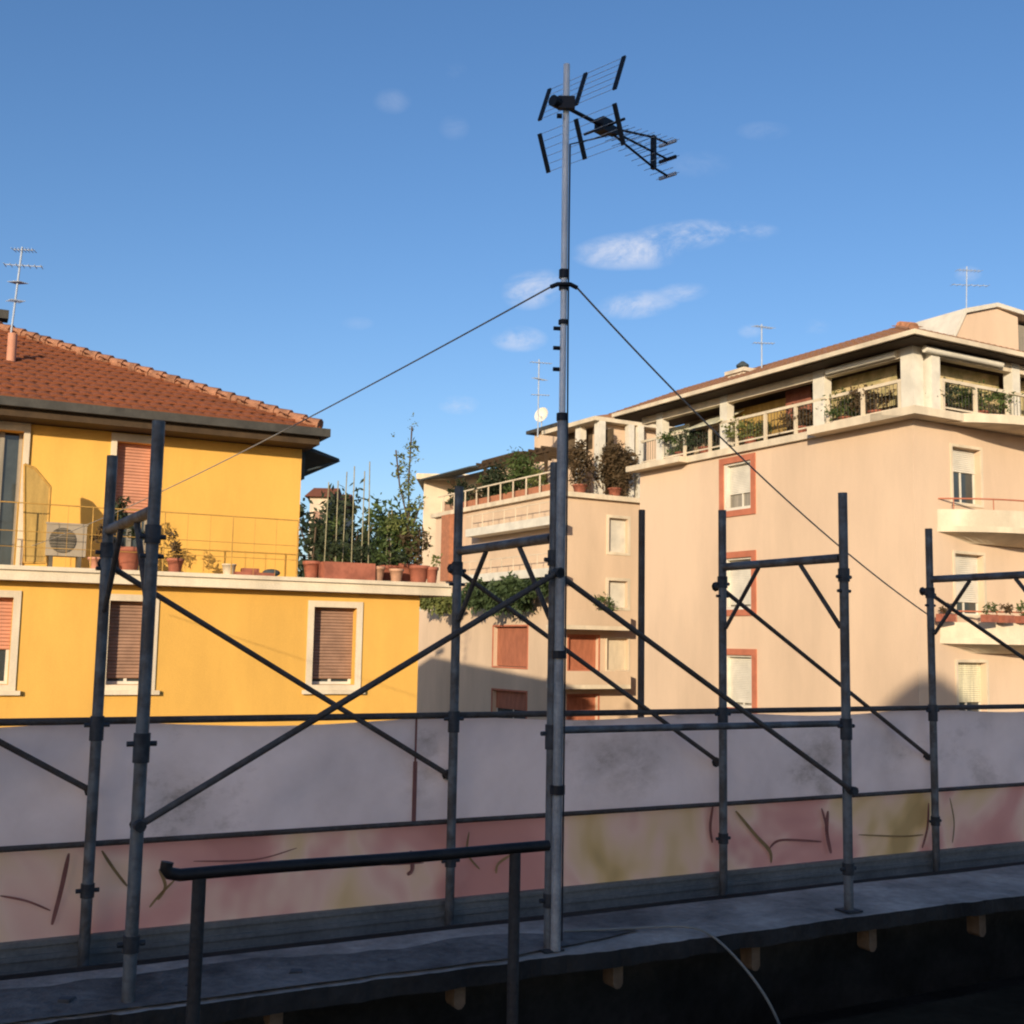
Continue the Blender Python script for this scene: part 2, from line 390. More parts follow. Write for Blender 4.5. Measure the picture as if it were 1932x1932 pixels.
# ------------------------------------------------------------------ roof ledge under the scaffold
ZE = -1.343
lg = thing('roof_ledge', SF(2, W, -1.6), 'grey concrete roof ledge with ragged dark front edge under the scaffold poles', 'roof ledge')
from mathutils import noise as mnoise
def NZ(p): return mnoise.noise(V(p))
rnd = random.Random(3)
S0, S1 = -3.6, 9.6
mb = MB()
n = 520
top0 = []; top1 = []; low0 = []; mid = []
for i in range(n+1):
    s = S0+(S1-S0)*i/n
    rough = .022*NZ((s*1.6, 3, 0))+.014*NZ((s*5.5, 7, 0))+.007*NZ((s*21, 1, 0))-(.018 if NZ((s*3.1, 9, 2)) > .35 else 0)
    zz = ZE + .006*NZ((s*1.1, 0, 5))
    top0.append(SF(s, W+.10+rough, zz-.005+.005*NZ((s*9, 4, 4)))); mid.append(SF(s, W-.06+.02*NZ((s*2, 8, 8)), zz+.003*NZ((s*4, 2, 9)))); top1.append(SF(s, W-.5, zz))
    low0.append(SF(s, W+.105+rough*1.2+.006*NZ((s*14, 5, 1)), zz-.078+.008*NZ((s*6, 6, 6))))
for i in range(n):
    mb.k = 0
    mb.add([top0[i], top0[i+1], mid[i+1], mid[i]], [(0,1,2,3)]); mb.add([mid[i], mid[i+1], top1[i+1], top1[i]], [(0,1,2,3)])
    mb.add([top1[i], top1[i+1], top1[i+1]-V((0,0,.2)), top1[i]-V((0,0,.2))], [(0,1,2,3)])
    mb.k = 1
    mb.add([low0[i], low0[i+1], top0[i+1], top0[i]], [(0,1,2,3)])
    mb.add([low0[i], low0[i+1], SF(S0+(S1-S0)*(i+1)/n, W-.6, ZE-.08), SF(S0+(S1-S0)*i/n, W-.6, ZE-.08)], [(0,1,2,3)])
part('slab', mb, [M['concrete'], M['shade_black']], lg)
mb = MB(); vs = []  # darker sheet laid along the left part of the ledge
for i in range(121):
    s = S0+(2.35-S0)*i/120
    e_ = .10*NZ((s*1.3, 3, 3))+.04*NZ((s*6, 1, 3)); q_ = W+.085+.022*NZ((s*1.6, 3, 0))+.014*NZ((s*5.5, 7, 0))-.006
    cut = max(0, (s-1.5)/.85)
    vs += [SF(s, q_-cut*.18, ZE+.009+.006*NZ((s*1.1, 0, 5))), SF(s, W-.33+e_+cut*.2, ZE+.009+.006*NZ((s*1.1, 0, 5)))]
mb.add(vs, [(2*i, 2*i+2, 2*i+3, 2*i+1) for i in range(120)])
part('dark_sheet', mb, M['darksheet'], lg)
mb = MB(); mb.bx(SF, S0, S1, W-.50, W-.38, ZE-.20, ZE-.09)
part('edge_beam', mb, M['shade_black'], lg)
mb = MB(); mb.bx(SF, S0, S1, W-.9, W-.62, -11.0, ZE-.085)
part('wall', mb, M['darkwall'], lg)
mb = MB(); mb.bx(SF, S0, S1, W-.62, W+.02, ZE-1.0, ZE-.72)
part('lower_cornice', mb, M['shade_black'], lg)
for (u, v0, v1) in ((520,1895,1945),(866,1848,1905),(1165,1812,1866),(1425,1778,1832),(1646,1745,1796),(1853,1718,1768),(180,1945,1990),(2050,1690,1735)):
    s, z1 = SF.pix(u, v1, W+.03)
    z0 = ZE-.072
    mb = MB(); mb.bx(SF, s-.026, s+.026, W-.05, W+.035, z1+.02, z0-.012)
    mb.tube(SF(s, W-.05, z1+.025), SF(s, W+.034, z1+.025), .0248, 10)
    part('joist_end', mb, M['joist'], lg)
# metal deck and toe board at the back row
mb = MB(); 
for k in range(3):
    d0 = -.12+k*.215
    mb.bx(SF, S0, S1, d0, d0+.2, -1.52, -1.495)
    for q in range(3): mb.bx(SF, S0, S1, d0+.03+q*.06, d0+.05+q*.06, -1.495, -1.487)
solo('scaffold_deck', mb, M['deck'], SF(3, 0, -1.52), 'blue grey ribbed metal walkway at the foot of the back row of poles', 'scaffold deck')
mb = MB()
mb.bx(SF, S0, S1, -.075, -.055, -1.49, -1.335)
for z in (-1.485, -1.42, -1.36): mb.bx(SF, S0, S1, -.055, -.043, z, z+.022)
solo('toe_board', mb, M['deck'], SF(3, 0, -1.49), 'dark blue grey toe board running below the printed banner', 'toe board')
# rubble left on the ledge
rr = random.Random(11)
def chunk(s, d, sz):
    m_ = MB(); c = SF(s, d, ZE+sz*.3)
    vs = []
    for sx in (-1, 1):
        for sy in (-1, 1):
            for sz_ in (-1, 1): vs.append(c+V((sx*sz*rr.uniform(.5, 1.1), sy*sz*rr.uniform(.5, 1.1), sz_*sz*.4*rr.uniform(.5, 1.))))
    m_.add(vs, [(0,1,3,2),(4,6,7,5),(0,4,5,1),(2,3,7,6),(0,2,6,4),(1,5,7,3)])
    return m_, c-V((0, 0, sz*.3))
for (u, v, sz, lb) in ((130,1845,.034,'largest dark lump of debris at the left end of the ledge'),(360,1838,.022,'small mortar lump on the ledge left of the railing post'),
                       (560,1812,.03,'flat mortar lump on the ledge between the two railing posts'),(740,1795,.02,'small mortar crumb on the ledge near the middle scaffold frame')):
    s, z = SF.pix(u, v, W-.1)
    m_, c = chunk(s, W-.1, sz)
    solo('debris', m_, M['rubble'], c, lb, 'debris', 'debris on the concrete ledge')

# ------------------------------------------------------------------ scaffold frames
ZT, ZL = .8376, .4875
def tube_part(root, name, p, q, r, m, n=12): return part(name, MB().tube(p, q, r, n), m, root)
def make_frame(t):
    s = 1.8*t
    root = thing('scaffold', SF(s, W/2, ZE), '', 'scaffold frame', 'scaffold frames along the roof edge')
    for d, zb in ((0, -1.49), (W, ZE)):
        tube_part(root, 'standard', SF(s, d, zb+.008), SF(s, d, ZT), .0245, M['steel'])
        mb = MB()
        mb.tube(SF(s, d, -.47), SF(s, d, -.36), .031, 12)
        mb.tube(SF(s-.055, d, -.40), SF(s+.055, d, -.40), .010, 8)
        part('sleeve', mb, M['coupler'], root)
        mb = MB(); mb.tube(SF(s, d, .36), SF(s, d, .43), .031, 12); mb.tube(SF(s-.05, d, .385), SF(s+.05, d, .385), .010, 8)
        mb.tube(SF(s-.045, d, .31), SF(s+.045, d, .31), .009, 8)
        part('brace_clip', mb, M['coupler'], root)
        mb = MB(); mb.tube(SF(s, d, -1.16), SF(s, d, -1.10), .030, 12); mb.tube(SF(s-.05, d, -1.13), SF(s+.05, d, -1.13), .010, 8)
        part('brace_clip', mb, M['coupler'], root)
        mb = MB(); mb.bx(SF, s-.05, s+.05, d-.05, d+.05, zb, zb+.008)
        part('base_plate', mb, M['coupler'], root)
    mb = MB(); mb.tube(SF(s, .025, ZL), SF(s, W-.025, ZL), .024, 12)
    part('ledger', mb, M['steel'], root)
    for d0, d1 in ((.33, .03), (W-.33, W-.03)):
        tube_part(root, 'knee_brace', SF(s, d0, ZL-.022), SF(s, d1, ZL-.37), .013, M['steelrust'], 8)
    return root
fr1 = make_frame(1)
fr1['label'] = 'scaffold frame whose front pole stands right beside the antenna mast'
D = SF.a*1.8
dup(fr1, -D*2, 'scaffold frame beyond the left edge, carrying the end of the leftmost brace')
dup(fr1, -D, 'scaffold frame in front of the yellow house, its two poles close together')
dup(fr1, D, 'scaffold frame whose two poles flank the red-framed windows of the tan block')
dup(fr1, D*2, 'scaffold frame in front of the tan block balconies, front pole cut off by the picture')
dup(fr1, D*3, 'scaffold frame beyond the right edge, holding the end of the last brace')

def diag(t0, p0, t1, p1, d, label, r=.0135):
    """a diagonal brace between two poles; p0, p1 give the heights where it is hooked on"""
    z0 = p0; z1 = p1
    off = .032 if d else -.032
    a, b = SF(1.8*t0, d+off, z0), SF(1.8*t1, d+off, z1)
    root = thing('diagonal_brace', a, label, 'scaffold brace', 'diagonal braces of the scaffold')
    part('bar', MB().tube(a, b, r, 10), M['steelrust'], root)
    for p in (a, b):
        mb = MB(); mb.tube(p-SF.n*.03, p+SF.n*.03, .022, 8); mb.tube(p-SF.n*(.036), p-SF.n*.03, .03, 8)
        part('hook', mb, M['coupler'], root)
def hz(u, v, d): return SF.pix(u, v, d)[1]
zA0, zA1 = hz(205,1062,0), hz(853,1465,0)
zB0, zB1 = hz(265,1555,W), hz(1040,1080,W)
diag(-1, zA0, 0, zA1, 0, 'diagonal brace running in from the left picture edge to the first back pole')
diag(0, zA0, 1, zA1, 0, 'diagonal brace sloping down right across the yellow house between back poles')
diag(1, hz(866,1072,0), 2, hz(1361,1440,0), 0, 'thinner diagonal brace passing behind the mast down to the second back pole on the right')
diag(2, hz(1361,1106,0), 3, hz(1762,1430,0), 0, 'diagonal brace from the pole by the red-framed windows down to the pole before the balconies')
diag(3, hz(1755,1115,0), 4, hz(1755,1115,0)-.82, 0, 'diagonal brace leaving the picture at the right edge before the balconies')
diag(0, zB0, 1, zB1, W, 'diagonal brace rising right from the left front pole to the pole beside the mast')
diag(1, hz(1045,1083,W), 2, hz(1600,1490,W), W, 'diagonal brace sloping down right from the mast to the front pole on the right')

def rail(s0, s1, d, z, r, m, label, name='guard_rail', sag=0, grp='guard rails of the scaffold'):
    pts = [SF(s0+(s1-s0)*i/24, d, z-sag*math.sin(math.pi*i/24)) for i in range(25)]
    solo(name, MB().path(pts, r, 10), m, SF(s0, d, z), label, 'guard rail', grp)
rail(S0, S1, -.035, -.384, .017, M['steelrust'], 'long dark guard rail along the top edge of the grey tarpaulin')
rail(S0, S1, -.033, -.925, .013, M['steelrust'], 'thin dark guard rail where the grey tarpaulin meets the pink banner', sag=.01)
zr = hz(1330,1372,W)
rail(1.8, 3.6, W-.03, zr, .017, M['steel'], 'short guard rail between the mast pole and the front pole to its right')

# ------------------------------------------------------------------ tarpaulin and printed banner
def cloth(s0, s1, z0, z1, d, ns, nz, amp, seed, sag):
    rnd = random.Random(seed); mb = MB()
    ph = [(rnd.uniform(1, 9), rnd.uniform(-6, 6), rnd.uniform(0, 6.28), rnd.uniform(.3, 1)) for _ in range(9)]+[(rnd.uniform(8, 22), rnd.uniform(-26, 26), rnd.uniform(0, 6.28), rnd.uniform(.1, .25)) for _ in range(8)]
    vs = []
    for i in range(ns+1):
        for j in range(nz+1):
            s = s0+(s1-s0)*i/ns; q = j/nz
            z = z0+(z1-z0)*q
            b = (s/1.8) % 1
            zz = z - sag*math.sin(math.pi*b)**2*q
            k = sum(a*math.sin(f1*s+f2*z+p) for f1, f2, p, a in ph)/4
            # tension folds running from the tied corners
            k += .9*math.sin((b*9+q*5))*math.exp(-3*b)+.9*math.sin((1-b)*8+q*6)*math.exp(-3*(1-b))
            vs.append(SF(s, d+amp*k*(.35+.65*math.sin(math.pi*min(1, max(0, q)))), zz))
    fs = [(i*(nz+1)+j, (i+1)*(nz+1)+j, (i+1)*(nz+1)+j+1, i*(nz+1)+j+1) for i in range(ns) for j in range(nz)]
    mb.add(vs, fs, True)
    return mb
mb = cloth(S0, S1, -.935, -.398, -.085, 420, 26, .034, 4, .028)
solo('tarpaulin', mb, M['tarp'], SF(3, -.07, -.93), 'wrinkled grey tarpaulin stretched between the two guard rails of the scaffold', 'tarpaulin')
mb = cloth(S0, S1, -1.345, -.945, -.078, 300, 10, .011, 9, .004)
def stroke(pts, wd, k):
    """a printed line on the banner"""
    P = []
    for i in range(len(pts)-1):
        p0, p1, p2, p3 = pts[max(i-1, 0)], pts[i], pts[i+1], pts[min(i+2, len(pts)-1)]
        for j in range(8):
            t = j/8
            P.append(tuple(.5*(2*b+(c-a)*t+(2*a-5*b+4*c-d)*t*t+(3*b-a-3*c+d)*t**3) for a, b, c, d in zip(p0, p1, p2, p3)))
    P.append(pts[-1])
    mb.k = k
    Q = [SF.pix(u, v, -.055) for u, v in P]
    for i in range(len(Q)-1):
        (s0, z0), (s1, z1) = Q[i], Q[i+1]
        n_ = len(Q)-1; w0 = wd*(.85-.5*abs(2*i/n_-1)**3+.05*math.sin(i*.5)); w1 = wd*(.85-.5*abs(2*(i+1)/n_-1)**3+.05*math.sin((i+1)*.5))
        dx, dz = s1-s0, z1-z0; ln = math.hypot(dx, dz) or 1; nx, nz = -dz/ln, dx/ln
        mb.add([SF(s0-nx*w0, -.055, z0-nz*w0), SF(s1-nx*w1, -.055, z1-nz*w1), SF(s1+nx*w1, -.055, z1+nz*w1), SF(s0+nx*w0, -.055, z0+nz*w0)], [(0,1,2,3)])
for pts, wd, k in (([(130,1610),(115,1680),(98,1745)], .012, 1), ([(0,1690),(50,1700),(95,1718)], .006, 1),
                   ([(192,1605),(215,1640),(240,1672)], .008, 2), ([(775,1605),(778,1640),(768,1650)], .014, 1),
                   ([(722,1632),(800,1628)], .005, 1),
                   ([(885,1570),(882,1610),(905,1640)], .007, 2), ([(965,1612),(940,1630),(936,1648)], .009, 2),
                   ([(1388,1530),(1425,1575),(1452,1605),(1455,1628)], .014, 2), ([(1452,1600),(1475,1585),(1550,1588)], .009, 1),
                   ([(1562,1530),(1560,1570),(1568,1610)], .018, 1), ([(1620,1575),(1700,1578),(1742,1575)], .006, 2),
                   ([(1752,1515),(1750,1560),(1740,1600)], .012, 1), ([(1792,1505),(1800,1550),(1797,1590)], .008, 2),
                   ([(1345,1520),(1340,1560),(1344,1590)], .012, 1), ([(1550,1525),(1557,1550),(1562,1580)], .011, 1), ([(300,1640),(312,1672),(298,1698)], .009, 2), ([(330,1660),(300,1690),(282,1712)], .007, 2), ([(365,1625),(480,1622),(560,1600)], .004, 1)):
    stroke(pts, wd, k)
solo('banner', mb, [M['banner'], M['ink'], M['ink2']], SF(3, -.07, -1.34), 'pink and khaki printed banner with loose dark strokes along the foot of the scaffold', 'banner')
# dark strip added to stand in for the slit where two tarpaulins overlap
s_, z_ = SF.pix(782, 1480, -.05)
mb = MB(); mb.bx(SF, s_-.010, s_+.012, -.052, -.046, -.935, -.62); mb.bx(SF, s_-.004, s_+.006, -.052, -.047, -.62, -.40)
solo('tarpaulin_slit', mb, M['ink'], SF(s_, -.05, -.93), 'narrow dark strap standing in for the slit at the seam of the grey tarpaulin', 'strip')

# lone pole behind the tarpaulin
p = atY(1211, 962, 8.4)
mb = MB(); mb.tube(V((p.x, p.y, .02)), p, .0245, 12)
pole = thing('scaffold_pole', V((p.x, p.y, 0)), 'lone upright scaffold pole standing behind the grey tarpaulin', 'scaffold pole')
part('tube', mb, M['steelrust'], pole)
mb = MB(); mb.box(V((p.x-.08, p.y-.08, .0)), V((.16, 0, 0)), V((0, .16, 0)), V((0, 0, .02))); part('base_plate', mb, M['coupler'], pole)

# ------------------------------------------------------------------ near railing and cable
rs = thing('railing', SF(SF.s(375, 1650, RD), RD, FLOOR), 'near black handrail on two dark posts in front of the scaffold', 'railing')
zh = SF.z(375, 1648, RD)-.0
sa, sb = SF.s(322, 1650, RD), SF.s(1034, 1588, RD)
pts = [SF(sa-.012, RD, zh+.045), SF(sa-.016, RD, zh+.025), SF(sa-.004, RD, zh+.008), SF(sa+.03, RD, zh)] + [SF(sa+.03+(sb-sa-.03)*i/8, RD, zh+.002*math.sin(i)) for i in range(1, 9)]
mb = MB(); mb.path(pts, .021, 12)
part('handrail', mb, M['railblack'], rs)
for u, v in ((376, 1660), (972, 1600)):
    s = SF.s(u, v, RD)
    mb = MB(); mb.tube(SF(s, RD, FLOOR+.006), SF(s, RD, zh-.015), .0225, 12); part('post', mb, M['postrust'], rs)
    mb = MB(); mb.bx(SF, s-.055, s+.055, RD-.055, RD+.055, FLOOR, FLOOR+.006); part('base_plate', mb, M['postrust'], rs)
mb = MB()
s0, z0 = SF.pix(1285, 1750, W+.02)
P = [SF(s0-.5, W-.22, ZE+.012), SF(s0-.2, W-.12, ZE+.014), SF(s0, W-.02, ZE+.03)]
for (u, v, d) in ((1325,1752,W+.07),(1365,1782,W+.14),(1405,1825,W+.2),(1440,1872,W+.25),(1465,1918,W+.28),(1480,1960,W+.29),(1488,2010,W+.3)):
    s, z = SF.pix(u, v, d); P.append(SF(s, d, z))
P += [SF(s, W+.3, -2.4), SF(s, W+.28, -3.2)]
# smooth it
for _ in range(3):
    Q = [P[0]]
    for a, b in zip(P, P[1:]): Q += [a*.75+b*.25, a*.25+b*.75]
    P = Q+[P[-1]]
mb.path(P, .0065, 8)
solo('cable', mb, M['cable'], SF(s0, W, ZE), 'pale cable drooping over the dark edge of the ledge', 'cable')

# ------------------------------------------------------------------ antenna mast
mp_ = atY(1058, 1000, 5.265)
MX, MY = mp_.x, mp_.y
def mz(u, v): return atY(u, v, MY).z
am = thing('antenna_mast', V((MX, MY, EYE+ZE)), 'tall grey mast carrying a black three-boom television antenna, strapped to a scaffold pole', 'antenna mast')
zj = mz(1062, 790)
part('lower_tube', MB().tube(V((MX, MY, EYE+ZE+.004)), V((MX, MY, zj)), .0225, 14), M['mastlow'], am)
part('upper_tube', MB().tube(V((MX, MY, zj)), V((MX, MY, mz(1075, 122))), .0155, 14), M['mast'], am)
for v, r, h in ((787, .027, .035), (608, .024, .02), (517, .024, .04), (541, .024, .03), (1235, .034, .035), (1490, .034, .04)):
    z = mz(1060, v); part('clamp', MB().tube(V((MX, MY, z-h/2)), V((MX, MY, z+h/2)), r, 14), M['black'], am)
for v in (620, 657, 697):
    z = mz(1060, v); part('bolt', MB().tube(V((MX-.016, MY, z)), V((MX-.046, MY-.004, z)), .010, 8), M['black'], am)
zg = mz(1063, 541)
gl, gr = V((MX-.062, MY, zg-.002)), V((MX+.062, MY, zg-.004))
part('guy_bracket', MB().path([gl, V((MX-.03, MY-.012, zg+.008)), V((MX, MY-.026, zg+.004)), V((MX+.03, MY-.012, zg+.008)), gr], .011, 8), M['black'], am)
# antenna: a corner reflector and three director booms meeting at the dipole box
HZ = mz(1069, 200)
b0, b1 = atZ(1048, 192, HZ), atZ(1233, 287, HZ)
bd = (b1-b0); bd.z = 0; bd.normalize(); wd_ = V((bd.y, -bd.x, 0))
box_c = b0 + bd*((atZ(1130, 243, HZ)-b0).dot(bd))
part('boom', MB().tube(b0, box_c, .010, 10), M['black'], am)
mb = MB(); mb.box(V((MX-.04, MY-.045, HZ-.03)), V((.08, 0, 0)), V((0, .03, 0)), V((0, 0, .06))); mb.tube(b0-bd*.02, b0+bd*.03, .028, 10)
mb.tube(V((MX-.045, MY-.02, HZ-.06)), V((MX-.02, MY-.02, HZ-.06)), .012, 8)
part('boom_bracket', mb, M['black'], am)
mb = MB(); mb.box(box_c-bd*.04-wd_*.03-V((0,0,.034)), bd*.075, wd_*.06, V((0,0,.068)))
mb.box(box_c+bd*.036-wd_*.02-V((0,0,.02)), bd*.05, wd_*.04, V((0,0,.04)))
mb.tube(box_c-wd_*.13, box_c+wd_*.13, .007, 8)
part('dipole_box', mb, M['black'], am)
apex = {'l': atZ(1013, 237, HZ), 'r': atZ(1158, 181, HZ)}
aw = (apex['r']-apex['l']).dot(wd_)/2
ac = b0 + bd*((((apex['l']+apex['r'])/2)-b0).dot(bd))
half = abs(aw)
rp = {1: (.075, .21), -1: (.075, -.26)}       # forward and upward reach of the two reflector wings
def vplane(u, v, o):                          # where a sight line meets the upright plane through o along the boom
    nn = wd_; r = ray(u, v); k = (o-CAM).dot(nn)/r.dot(nn); q = CAM+r*k
    return (q-o).dot(bd), q.z-o.z
lo_ = ac-wd_*half if (ac-wd_*half).x < ac.x else ac+wd_*half
for sg, px in ((1, (1037, 168)), (-1, (1035, 326))): rp[sg] = vplane(*px, lo_)
for sg in (1, -1):
    fx_, fz = rp[sg]
    st = .16
    for k in (-1, 0, 1):
        o = ac+wd_*half*k
        a = o+bd*fx_*st+V((0,0,fz*st)); b = o+bd*fx_+V((0,0,fz))
        d = (b-a); yv = d.cross(wd_).normalized()*.010
        part('reflector_arm', MB().box(a-wd_*.011-yv*.5, d, wd_*.022, yv), M['black'], am)
    mb = MB()
    for q in (.18, .34, .5, .66, .82, .98):
        c = ac+bd*fx_*q+V((0,0,fz*q)); mb.tube(c-wd_*(half+.012), c+wd_*(half+.012), .0014, 6)
    part('reflector_rods', mb, M['alu'], am)
tipL = (atZ(1256, 302, HZ)-box_c).dot(bd)
for k, vv in ((1, 259), (0, 287), (-1, 316)):
    zk = 0
    zk = vplane(1233, vv, b1)[1]
    a = box_c+bd*.04+V((0,0,zk*.12)); L1 = (b1-box_c).dot(bd)
    b = box_c+bd*L1+V((0,0,zk)); c = b+bd*(tipL-L1)+V((0,0,zk*.1))
    part('director_boom', MB().path([a, b, c], .0062, 8), M['black'], am)
    mb = MB()
    for q in range(9):
        t = .12+.88*q/8; p = a+(c-a)*t
        mb.tube(p-wd_*.075, p+wd_*.075, .0016, 6)
    mb.box(c-wd_*.055-V((0,0,.008))-bd*.006, wd_*.11, bd*.012, V((0,0,.016)))
    part('directors', mb, M['alu'] if k else M['black'], am)
zt, zb = vplane(1233, 256, b1)[1], vplane(1233, 319, b1)[1]
part('spacer', MB().box(b1-wd_*.011-bd*.012+V((0,0,zb)), wd_*.022, bd*.024, V((0,0,zt-zb))), M['black'], am)
# coax taped down the mast
part('coaxial_cable', MB().path([box_c-V((0,0,.05)), box_c-bd*.1-V((0,0,.10)), V((MX+.02, MY-.02, HZ-.2)), V((MX+.02, MY-.016, HZ-.6)), V((MX+.021, MY-.016, zg-.2)), V((MX+.026, MY-.018, zj-.3)), V((MX+.027, MY-.018, EYE+ZE+.05))], .004, 6), M['black'], am)

# ------------------------------------------------------------------ yellow house
YO = atY(790, 1200, 21.5)
YF = Frame((YO.x, YO.y), 63.5)
SETB = -1.35
yz = lambda u, v, d=0: YF.z(u, v, d)
ys = lambda u, v, d=0: YF.s(u, v, d)
LED = .28                                    # how far the ledge stands out
z_led1 = yz(400, 1082, LED); z_led0 = yz(400, 1108, LED)
yh = thing('yellow_house', YF(-4, -5, -EYE), 'yellow plastered house with hipped red tile roof and a terrace on its lower storey', 'house')
def facade(fr, s0, s1, z0, z1, d, holes, depth, mb=None):
    """front sheet of a wall with openings and their reveals"""
    mb = mb or MB()
    xs = sorted(set([s0, s1]+[h[0] for h in holes]+[h[1] for h in holes])); zs = sorted(set([z0, z1]+[h[2] for h in holes]+[h[3] for h in holes]))
    for i in range(len(xs)-1):
        for j in range(len(zs)-1):
            cx, cz = (xs[i]+xs[i+1])/2, (zs[j]+zs[j+1])/2
            if any(h[0] < cx < h[1] and h[2] < cz < h[3] for h in holes): continue
            mb.quad(fr(xs[i], d, zs[j]), fr(xs[i+1], d, zs[j]), fr(xs[i+1], d, zs[j+1]), fr(xs[i], d, zs[j+1]))
    for a, b, c, e in holes:
        q = [(a, c), (b, c), (b, e), (a, e)]
        for k in range(4):
            (sa_, za_), (sb_, zb_) = q[k], q[(k+1) % 4]
            mb.quad(fr(sa_, d, za_), fr(sb_, d, zb_), fr(sb_, d-depth, zb_), fr(sa_, d-depth, za_))
    return mb
def body(fr, s0, s1, z0, z1, d0, d1, mb):
    """sides, back and top of a block whose front is built by facade()"""
    P = lambda s, d, z: fr(s, d, z)
    mb.quad(P(s0,d0,z0), P(s0,d1,z0), P(s0,d1,z1), P(s0,d0,z1)); mb.quad(P(s1,d0,z0), P(s1,d1,z0), P(s1,d1,z1), P(s1,d0,z1))
    mb.quad(P(s0,d1,z0), P(s1,d1,z0), P(s1,d1,z1), P(s0,d1,z1)); mb.quad(P(s0,d0,z1), P(s1,d0,z1), P(s1,d1,z1), P(s0,d1,z1))
    return mb
def ring(fr, a, b, c, e, wl, wr, wb, wt, d0, d1):
    mb = MB()
    mb.bx(fr, a-wl, a, d0, d1, c-wb, e+wt); mb.bx(fr, b, b+wr, d0, d1, c-wb, e+wt)
    mb.bx(fr, a, b, d0, d1, e, e+wt); mb.bx(fr, a, b, d0, d1, c-wb, c)
    return mb
def slats(mb, fr, a, b, c, e, d, pitch=.055, th=.018):
    n = max(2, int((e-c)/pitch)); h = (e-c)/n
    for i in range(n):
        z = c+i*h
        mb.add([fr(a,d,z), fr(b,d,z), fr(b,d+th,z+h*.25), fr(a,d+th,z+h*.25), fr(a,d+th*.6,z+h), fr(b,d+th*.6,z+h)], [(0,1,2,3),(3,2,5,4)])
    mb.bx(fr, a, b, d-.03, d-.002, c, e)
    return mb
YL, YR = -11.5, 0.
z_bot = -EYE
dz_floor = z_led1
W3 = (ys(590,1216), ys(671,1216), yz(630,1292), yz(630,1146))
W2 = (ys(203,1216), ys(283,1216), W3[2], W3[3])
W1 = (W2[0]-(W3[0]-W2[0])*.60, 0, W3[2], W3[3]); W1 = (ys(-62,1216), ys(20,1216), W3[2], W3[3])
lw = [W1, W2, W3]
low = [(a, b, c-2.95*k, e-2.95*k) for a, b, c, e in lw for k in (1, 2)]
mb = facade(YF, YL, YR, z_bot, z_led0, 0, lw+low, .24)
body(YF, YL, YR, z_bot, z_led0-.004, 0, -12, mb)
uD = SETB
zu0 = z_led1
zu1 = yz(430, 822, uD)
sU = ys(566, 950, uD)
D1 = (ys(217,900,uD), ys(287,900,uD), zu0+.02, yz(250,835,uD))
D0 = (ys(-40,900,uD), ys(40,900,uD), zu0+.02, yz(20,812,uD))
EZT = yz(430, 792, SETB+.62)-.31
facade(YF, YL, sU, zu0+.001, EZT, uD, [D1, D0], .28, mb)
body(YF, YL, sU, zu0+.001, EZT, uD, -12, mb)
part('wall', mb, M['yellow'], yh)
mb = MB(); mb.bx(YF, YL-.3, ys(852,1095,LED), -12.2, LED, z_led0, z_led1)
mb.bx(YF, YL-.3, ys(852,1095,LED)+.03, LED+.002, LED+.05, z_led1-.07, z_led1-.005)
part('terrace_slab', mb, M['ledge'], yh)
def fill_window(root, fr, h, d, kind, trim, trimw=.12, shut='brownshut', gap=.0, trimd=.04):
    a, b, c, e = h
    wn = part('window', ring(fr, a, b, c, e, trimw, trimw, trimw, trimw, d, d+trimd), M[trim], root)
    zc = c+gap
    if zc < e-.05: part('shutter', slats(MB(), fr, a+.002, b-.002, zc, e-.002, d-.20), M[shut], wn)
    if gap > .02:
        part('pane', MB().bx(fr, a+.05, b-.05, d-.26, d-.245, c+.04, zc+.06), M[kind], wn)
        f = MB(); f.bx(fr, a+.002, a+.05, d-.26, d-.21, c+.002, zc); f.bx(fr, b-.05, b-.002, d-.26, d-.21, c+.002, zc); f.bx(fr, a+.05, b-.05, d-.26, d-.21, c+.002, c+.05)
        f.bx(fr, (a+b)/2-.025, (a+b)/2+.025, d-.242, d-.21, c+.05, zc)
        part('frame', f, M['white'], wn)
    part('backing', MB().bx(fr, a, b, d-.29, d-.27, c, e), M['recess'], wn)
    return wn
for i, h in enumerate(lw+low):
    wn = fill_window(yh, YF, h, 0, 'glass', 'cream', .11, 'salmon' if i == 0 else 'brownshut', .55 if i == 0 else .10, .03)
    part('sill', MB().bx(YF, h[0]-.18, h[1]+.18, .041, .09, h[2]-.16, h[2]-.09), M['cream'], wn)
for i, h in enumerate((D0, D1)):
    a, b, c, e = h
    dn = part('door', ring(YF, a, b, c, e, .1, .1, 0.001, .14, uD, uD+.05), M['cream'], yh)
    if i: part('shutter', slats(MB(), YF, a+.02, b-.002, e-1.25, e-.002, uD-.16), M['salmon'], dn)
    else: part('curtain', MB().bx(YF, a+.15, b-.05, uD-.265, uD-.26, c+.05, e-.1), M['curtain'], dn)
    part('pane', MB().bx(YF, a+.03, b-.03, uD-.25, uD-.24, c+.04, e-1.2 if i else e-.05), M['glass'], dn)
    f = MB(); f.bx(YF, a+.002, a+.06, uD-.24, uD-.19, c, e); f.bx(YF, b-.06, b-.002, uD-.24, uD-.19, c, e); f.bx(YF, (a+b)/2-.04, (a+b)/2+.04, uD-.238, uD-.19, c, e-.002)
    part('frame', f, M['curtain'], dn)
    part('backing', MB().bx(YF, a, b, uD-.31, uD-.285, c, e), M['recess'], dn)
